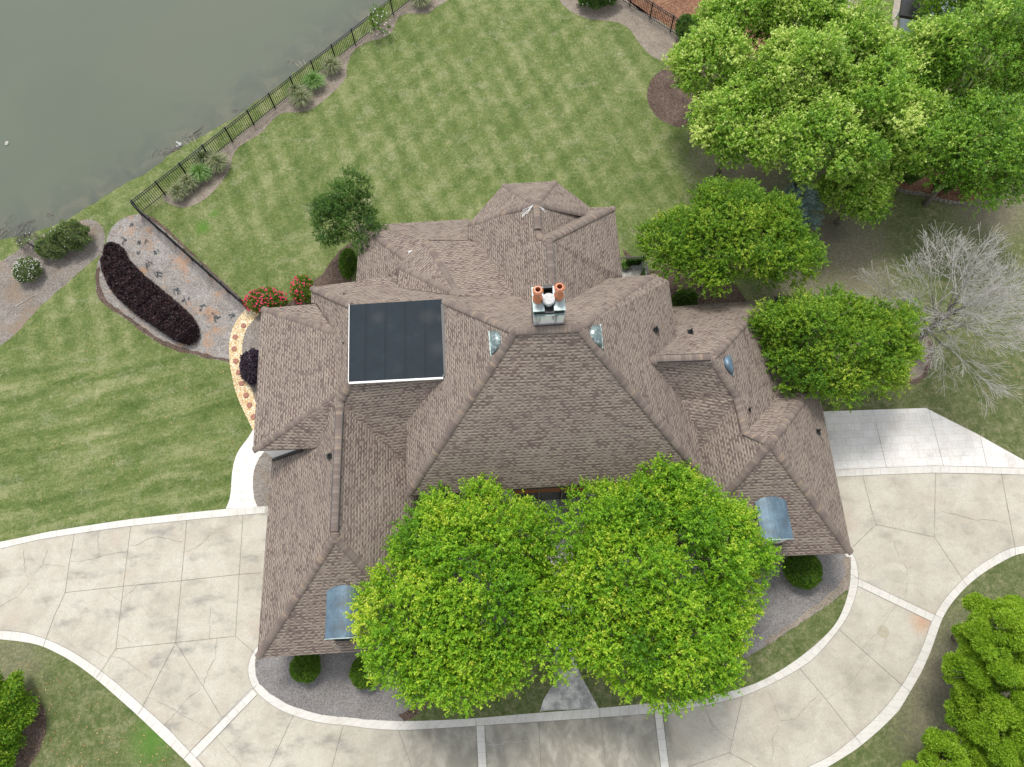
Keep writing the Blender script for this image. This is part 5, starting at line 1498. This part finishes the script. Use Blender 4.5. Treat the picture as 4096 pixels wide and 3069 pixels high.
# purple hedge from its outline
hed = T(1, (655, 1640), (660, 1580), (692, 1543), (728, 1532), (762, 1552), (785, 1600), (795, 1655), z=.5) + T(4, (812, 60), (835, 90), (900, 155), (1000, 235), (1130, 345), (1215, 425), (1245, 500), (1228, 562), (1178, 588), (1100, 562), (1000, 492), (850, 392), (728, 288), (668, 200), (642, 120), (640, 20), z=.5)
def hedge():
    poly = np.array([(p.x, p.y) for p in smooth_poly(hed, True, 2)])
    mn, mx = poly.min(0), poly.max(0)
    N = 200000
    q = rng.uniform(mn, mx, (N, 2))
    x, y = q[:, 0], q[:, 1]
    ins = np.zeros(N, bool)
    dist = np.full(N, 1e9)
    for i in range(len(poly)):
        (x0, y0), (x1, y1) = poly[i], poly[(i + 1) % len(poly)]
        c = ((y0 > y) != (y1 > y)) & (x < (x1 - x0) * (y - y0) / (y1 - y0 + 1e-12) + x0)
        ins ^= c
        ex, ey = x1 - x0, y1 - y0
        tt = np.clip(((x - x0) * ex + (y - y0) * ey) / (ex * ex + ey * ey + 1e-12), 0, 1)
        dist = np.minimum(dist, np.hypot(x - x0 - tt * ex, y - y0 - tt * ey))
    q, dist = q[ins], dist[ins]
    edge = np.clip(dist / .38, 0, 1)
    h = .92 * np.sqrt(1 - (1 - edge) ** 2)
    h = h * (1 + .10 * np.sin(q[:, 0] * 5.3 + 1) * np.sin(q[:, 1] * 4.7) + .06 * np.sin(q[:, 0] * 13) * np.sin(q[:, 1] * 12)) * np.where(rng.uniform(size=len(q)) < .06, 1.12, 1)
    z = h * rng.uniform(.80, 1.02, len(q))
    low = rng.uniform(size=len(q)) < .25
    z = np.where(low & (edge < .5), h * rng.uniform(.05, .8, len(q)), z) + .04
    C = np.column_stack([q, z])
    tone = rng.normal(.45, .30, len(q)) + .10 * np.sin(q[:, 0] * 3.1) * np.sin(q[:, 1] * 2.7)
    ctr = Vector((*poly.mean(0), 0))
    t = empty('purple_hedge', ctr, 'long dark purple clipped hedge on the pale stone bed', 'hedge')
    leaf_mesh('foliage', C, rng.normal(size=(len(q), 3)) + np.array([0, 0, .8]), .125, .06, M['purple'], t, tone, .6, 1.0)
    mb = MB()
    for i in range(26):
        p = q[rng.integers(len(q))]
        mb.tube([(p[0], p[1], 0), (p[0] + .05, p[1], .4), (p[0] + .1, p[1] + .1, .7)], [.02, .015, .008], 5)
    mb.build('stem', M['barkd'], t)
hedge()

# ornamental grasses
def tuft(label, t_, x, y, R, fresh=False, seed=0, plume=0, n=620):
    R = R * 1.45
    r_ = np.random.default_rng(seed)
    p = P(*px(t_, x, y), .35)
    t = empty('ornamental_grass', (p.x, p.y, 0), label, 'grass clump', 'ornamental grasses in the fence bed')
    V, Fc, Tn = [], [], []
    for i in range(n):
        a = r_.uniform(0, 6.28); out = r_.uniform(.15, 1.0) ** .7 * R; h = r_.uniform(.6, 1.1) * (1.25 - .5 * out / R)
        b = np.array([p.x + cos(a) * .12 * r_.uniform(0, 1), p.y + sin(a) * .12 * r_.uniform(0, 1), 0.02])
        s = np.array([-sin(a), cos(a), 0]) * r_.uniform(.018, .032)
        k = len(V)
        tone = np.clip(r_.normal(.55, .30), 0, 1)
        for q in (0, .35, .7, 1.0):
            c = b + np.array([cos(a), sin(a), 0]) * out * q ** 1.5 + np.array([0, 0, h * (1.9 * q - 1.15 * q * q)])
            wq = (1 - q * .85)
            V += [tuple(c - s * wq), tuple(c + s * wq)]
        for q in range(3): Fc.append((k + 2 * q, k + 2 * q + 1, k + 2 * q + 3, k + 2 * q + 2)); Tn.append(tone)
    me = bpy.data.meshes.new('blades')
    me.from_pydata(V, [], Fc)
    at = me.attributes.new('tone', 'FLOAT', 'FACE'); at.data.foreach_set('value', np.array(Tn, np.float32))
    link('blades', me, M['gbladeg' if fresh else 'gblade'], t)
    if plume:
        mb = MB()
        for i in range(plume):
            a = r_.uniform(1.6, 3.4); L = r_.uniform(1.0, 1.5)
            e = Vector((p.x + cos(a) * L * .8, p.y + sin(a) * L * .8, 1.25))
            mb.tube([(p.x, p.y, .2), (p.x + cos(a) * .3, p.y + sin(a) * .3, .9), e], [.006, .006, .004], 4)
            mb.tube([e, e + (e - Vector((p.x, p.y, .6))).normalized() * .3], [.02, .006], 5)
        mb.build('plume', m_plain('straw_plume', (.62, .55, .38), .9), t)
TF = [(1, 1135, 1215, .52, False, 0, 'lowest ornamental grass clump near the pond corner of the fence'), (1, 1195, 1160, .55, False, 0, 'brownish grass clump just above the lowest one in the fence bed'), (1, 1270, 1095, .62, True, 0, 'fresh green spiky grass clump in the lower fence bed'),
      (1, 1290, 1010, .66, False, 7, 'tan plumed grass clump leaning over the pond fence'), (1, 1375, 1035, .62, False, 0, 'dull olive grass clump at the upper end of the lower fence bed'),
      (1, 1870, 590, .50, False, 0, 'thin grass clump closest to the fence in the middle bed'), (1, 1905, 630, .58, False, 0, 'olive grass clump at the lower end of the middle fence bed'), (1, 1985, 520, .64, True, 3, 'tall fresh green grass clump in the middle fence bed'),
      (1, 2095, 425, .58, False, 0, 'rounded grass clump at the upper end of the middle fence bed'), (2, 530, 5, .62, False, 0, 'grass clump cut by the top edge beside the pond fence')]
for i, (t_, x, y, R, fr, pl, lab) in enumerate(TF):
    tuft(lab, t_, x, y, R, fr, 100 + i, pl)

# stone edging
pts = smooth_poly(T(3, (1345, 1168), (1400, 1192), (1450, 1212), (1500, 1222), (1560, 1228), (1600, 1242), (1650, 1262), (1700, 1276), (1760, 1283), (1835, 1285)), False, 2)
rs, Lt = resample(pts, 19)
SE = empty('stone_edging', rs[9], 'low dry stacked stone edge along the orange mulch bed', 'stone edging')
for i in range(18):
    a, b = rs[i], rs[i + 1]
    m_ = (a + b) / 2; d = (b - a).normalized() * ((b - a).length / 2 - .01); s = Vector((-d.y, d.x, 0)).normalized() * random.uniform(.075, .10)
    h = random.uniform(.13, .19)
    mb = MB(); mb.add([m_ - d - s, m_ + d - s, m_ + d + s, m_ - d + s, m_ - d * .92 - s * .85 + Vector((0, 0, h)), m_ + d * .92 - s * .85 + Vector((0, 0, h)), m_ + d * .92 + s * .85 + Vector((0, 0, h)), m_ - d * .92 + s * .85 + Vector((0, 0, h))],
            [(4, 5, 6, 7), (0, 1, 5, 4), (1, 2, 6, 5), (2, 3, 7, 6), (3, 0, 4, 7)])
    mb.build('edge_stone', M['stone'], SE)

# torn landscape fabric on the stone bed
SC = [((760, 1500), (800, 1535), 'near the top of the bed'), ((810, 1415), (835, 1425), 'closest to the grass at the top of the bed'), ((880, 1510), (875, 1545), 'left of the twisted heap'), ((915, 1520), (925, 1540), 'beside the upright scrap'), ((975, 1580), (1000, 1600), 'twisted heap in the upper middle'), ((865, 1590), (880, 1600), 'just above the purple hedge tip')]
SC4 = [((900, 60), (960, 110), 'long strip right of the hedge shoulder'), ((950, 140), (1040, 185), 'wide curled sheet beside the hedge'), ((1100, 240), (1150, 280), 'folded piece in the middle of the orange soil'), ((1180, 290), (1160, 340), 'upright piece right of the hedge middle'), ((1255, 350), (1290, 370), 'small curl near the hedge end'), ((1330, 400), (1380, 440), 'scattered scrap near the gravel path'), ((1430, 405), (1475, 425), 'lone scrap closest to the rose bush')]
def scrap(t_, a, b, where):
    A, B = P(*px(t_, *a)), P(*px(t_, *b))
    d = (B - A); L = max(.25, d.length); d.normalize(); s = Vector((-d.y, d.x, 0))
    mb = MB()
    for k in range(5):
        o = A + d * random.uniform(0, L * .8) + s * random.uniform(-.14, .14)
        l = random.uniform(.12, L * .55); w_ = random.uniform(.02, .06); an = random.uniform(-.7, .7)
        dd = (d * cos(an) + s * sin(an)); ss = Vector((-dd.y, dd.x, 0))
        n = 5
        vs, fs = [], []
        for i in range(n):
            q = i / (n - 1)
            c = o + dd * l * q + ss * sin(q * 3 + k) * .06 + Vector((0, 0, .015 + .05 * abs(sin(q * 5 + k))))
            ww_ = w_ * (1 - abs(q - .5) * 1.2)
            vs += [c - ss * ww_, c + ss * ww_ + Vector((0, 0, .03))]
        for i in range(n - 1): fs.append((2 * i, 2 * i + 1, 2 * i + 3, 2 * i + 2))
        mb.add(vs, fs)
    o = mb.build('fabric_scrap', M['fabric']); rebase(o, (A.x, A.y, 0))
    tag(o, 'torn dark weed fabric, ' + where, 'fabric scrap', 'torn weed fabric scraps')
for a, b, wv in SC: scrap(1, a, b, wv)
for a, b, wv in SC4: scrap(4, a, b, wv)

# drift wood along the bank, litter
def branch_pile(label, t_, x, y, n, L, seed, name='driftwood'):
    r_ = random.Random(seed)
    c = P(*px(t_, x, y), -.2)
    mb = MB()
    for i in range(n):
        p = c + Vector((r_.gauss(0, L * .42), r_.gauss(0, L * .16), r_.uniform(-.02, .06)))
        a = r_.gauss(.6, .8); l = r_.uniform(.2, .9) * L * .6
        d = Vector((cos(a), sin(a), .04)) * l
        mb.tube([p, p + d * .5 + Vector((r_.uniform(-.05, .05), r_.uniform(-.05, .05), .02)), p + d], [.014, .011, .004], 4)
        for k in range(2):
            q = p + d * r_.uniform(.3, .8); a2 = a + r_.choice((-.8, .8))
            mb.tube([q, q + Vector((cos(a2), sin(a2), .05)) * l * .35], [.007, .003], 4)
    o = mb.build(name, M['twig']); rebase(o, c); tag(o, label, 'driftwood')
branch_pile('raft of dead twigs floating against the bank below the white scrap', 1, 1080, 965, 60, 1.3, 1)
branch_pile('thin dead twigs in the water right of the white scrap', 1, 1205, 870, 22, .8, 2)
branch_pile('dead branches in the water at the left edge of the picture', 1, 80, 1465, 34, 1.8, 3)
branch_pile('small dead branch standing in the shallows above the bank shrubs', 1, 320, 1365, 10, .6, 4)
branch_pile('few dead twigs in the shallows beside the middle fence bed', 1, 1500, 700, 7, .6, 5)
branch_pile('dead twigs in the shallows near the middle grass clumps', 1, 1835, 390, 8, .5, 6)
p0, p1 = P(*px(1, 1215, 845), -.18), P(*px(1, 1285, 790), -.14)
o = MB().tube([p0, p0.lerp(p1, .5) + Vector((.03, -.03, .02)), p1], [.035, .028, .012], 6).build('fallen_branch', M['barkd']); rebase(o, p0)
tag(o, 'single dark branch lying in the water parallel to the bank', 'branch')
c = P(*px(1, 1127, 918), -.1)
mb = MB()
for i in range(7):
    a = random.uniform(0, 6.28); b = c + Vector((random.uniform(-.12, .12), random.uniform(-.12, .12), random.uniform(0, .06)))
    mb.add([b, b + Vector((cos(a) * .2, sin(a) * .2, .03)), b + Vector((cos(a + .9) * .17, sin(a + .9) * .17, .08))], [(0, 1, 2), (2, 1, 0)])
o = mb.build('plastic_litter', M['white']); rebase(o, c); tag(o, 'crumpled white plastic caught in twigs at the pond edge', 'litter')
c = P(*px(1, 43, 905), -.2)
o = MB().add([c + Vector((.13 * cos(a), .2 * sin(a), .02 + .02 * sin(3 * a))) for a in np.linspace(0, 6.28, 9)[:-1]], [tuple(range(8))]).build('floating_debris', m_plain('grey_scum', (.42, .42, .38), .8)); rebase(o, c)
tag(o, 'small grey patch of debris floating on the open pond at the left edge', 'debris')
pl2 = T(4, (100, 355), (150, 325), (185, 300), (280, 262), z=.05)
o = MB().tube(pl2, [.02, .016, .012, .006], 5).tube([pl2[2], pl2[2] + Vector((.3, .1, .03))], [.01, .004], 4).build('fallen_branch', M['bark2']); rebase(o, pl2[0])
tag(o, 'pale fallen branch on the mulch below the white flowering shrub', 'branch')

# loose petals and leaves: nobody could count them
def scatter(name, pts, mat, L, label, cat, tone=None):
    pts = np.array(pts)
    o = leaf_mesh(name, pts, rng.normal(size=(len(pts), 3)), L, L * .7, M[mat], None, None, 2.5, .4)
    tag(o, label, cat, kind='stuff')
pt = []
for i in range(230):
    x, y = random.uniform(380, 2100), random.uniform(60, 1050)
    if random.random() < .35: x, y = random.gauss(1650, 130), random.gauss(250, 160)
    p = P(*px(2, x, y)); pt.append((p.x, p.y, .04))
for i in range(120):
    p = P(*px(2, random.uniform(60, 420), random.uniform(200, 340) - 0)); pt.append((p.x, p.y, .04))
scatter('fallen_petals', pt, 'petal', .045, 'small white petals scattered over the back lawn', 'petals')
pt = []
for i in range(170):
    x, y = random.uniform(0, 1150), random.uniform(950, 1657)
    if y < 850 + x * .62: continue
    p = P(*px(7, x, y)); pt.append((p.x, p.y, .04))
for i in range(90):
    p = P(*px(6, random.uniform(950, 2209), random.uniform(0, 900))); pt.append((p.x, p.y, .04))
for i in range(50):
    p = P(*px(3, random.uniform(1300, 2209), random.uniform(1180, 1500))); pt.append((p.x, p.y, .04))
for i in range(60):
    p = P(*px(4, random.uniform(200, 1500), random.uniform(500, 1600))); pt.append((p.x, p.y, .04))
scatter('fallen_leaves', pt, 'litter', .085, 'dry orange and tan leaves lying loose on the grass', 'fallen leaves')

# neighbouring building and posts glimpsed at the top right
NB = empty('neighbour_building', P(3640, 20, 0), 'neighbouring black roofed building with a blue grey wall behind the pear trees', 'building')
a = P(3600, 60, 3.0); 
MB().add([a, P(3680, 75, 3.0), P(3790, -60, 3.4), P(3620, -90, 3.4)] + [Vector((q.x, q.y, q.z - .2)) for q in (a, P(3680, 75, 3.0), P(3790, -60, 3.4), P(3620, -90, 3.4))], [(0, 1, 2, 3), (0, 4, 5, 1), (1, 5, 6, 2), (2, 6, 7, 3), (3, 7, 4, 0)]).build('roof', M['black'], NB)
b0, b1 = P(3690, 90, 2.6), P(3830, 30, 2.6)
MB().add([(b0.x, b0.y, 0), (b1.x, b1.y, 0), tuple(b1), tuple(b0), (b0.x + .5, b0.y + 3, 0), (b1.x + .5, b1.y + 3, 0), (b1.x + .5, b1.y + 3, 2.6), (b0.x + .5, b0.y + 3, 2.6)], [(0, 1, 2, 3), (3, 2, 6, 7), (0, 3, 7, 4), (1, 5, 6, 2)]).build('wall', m_plain('grey_siding', (.30, .36, .40), .8), NB)
for u, v, lab in ((3401, 5, 'white post at the top edge on the left side of the pale path'), (3585, 68, 'white post beside the black neighbouring roof')):
    p = P(u, v, 0)
    o = MB().bar((0, 0, 0), (0, 0, 2.6), .16).bar((0, 0, 2.6), (0, 0, 2.68), .22).build('white_post', M['white']); o.location = p; tag(o, lab, 'post')
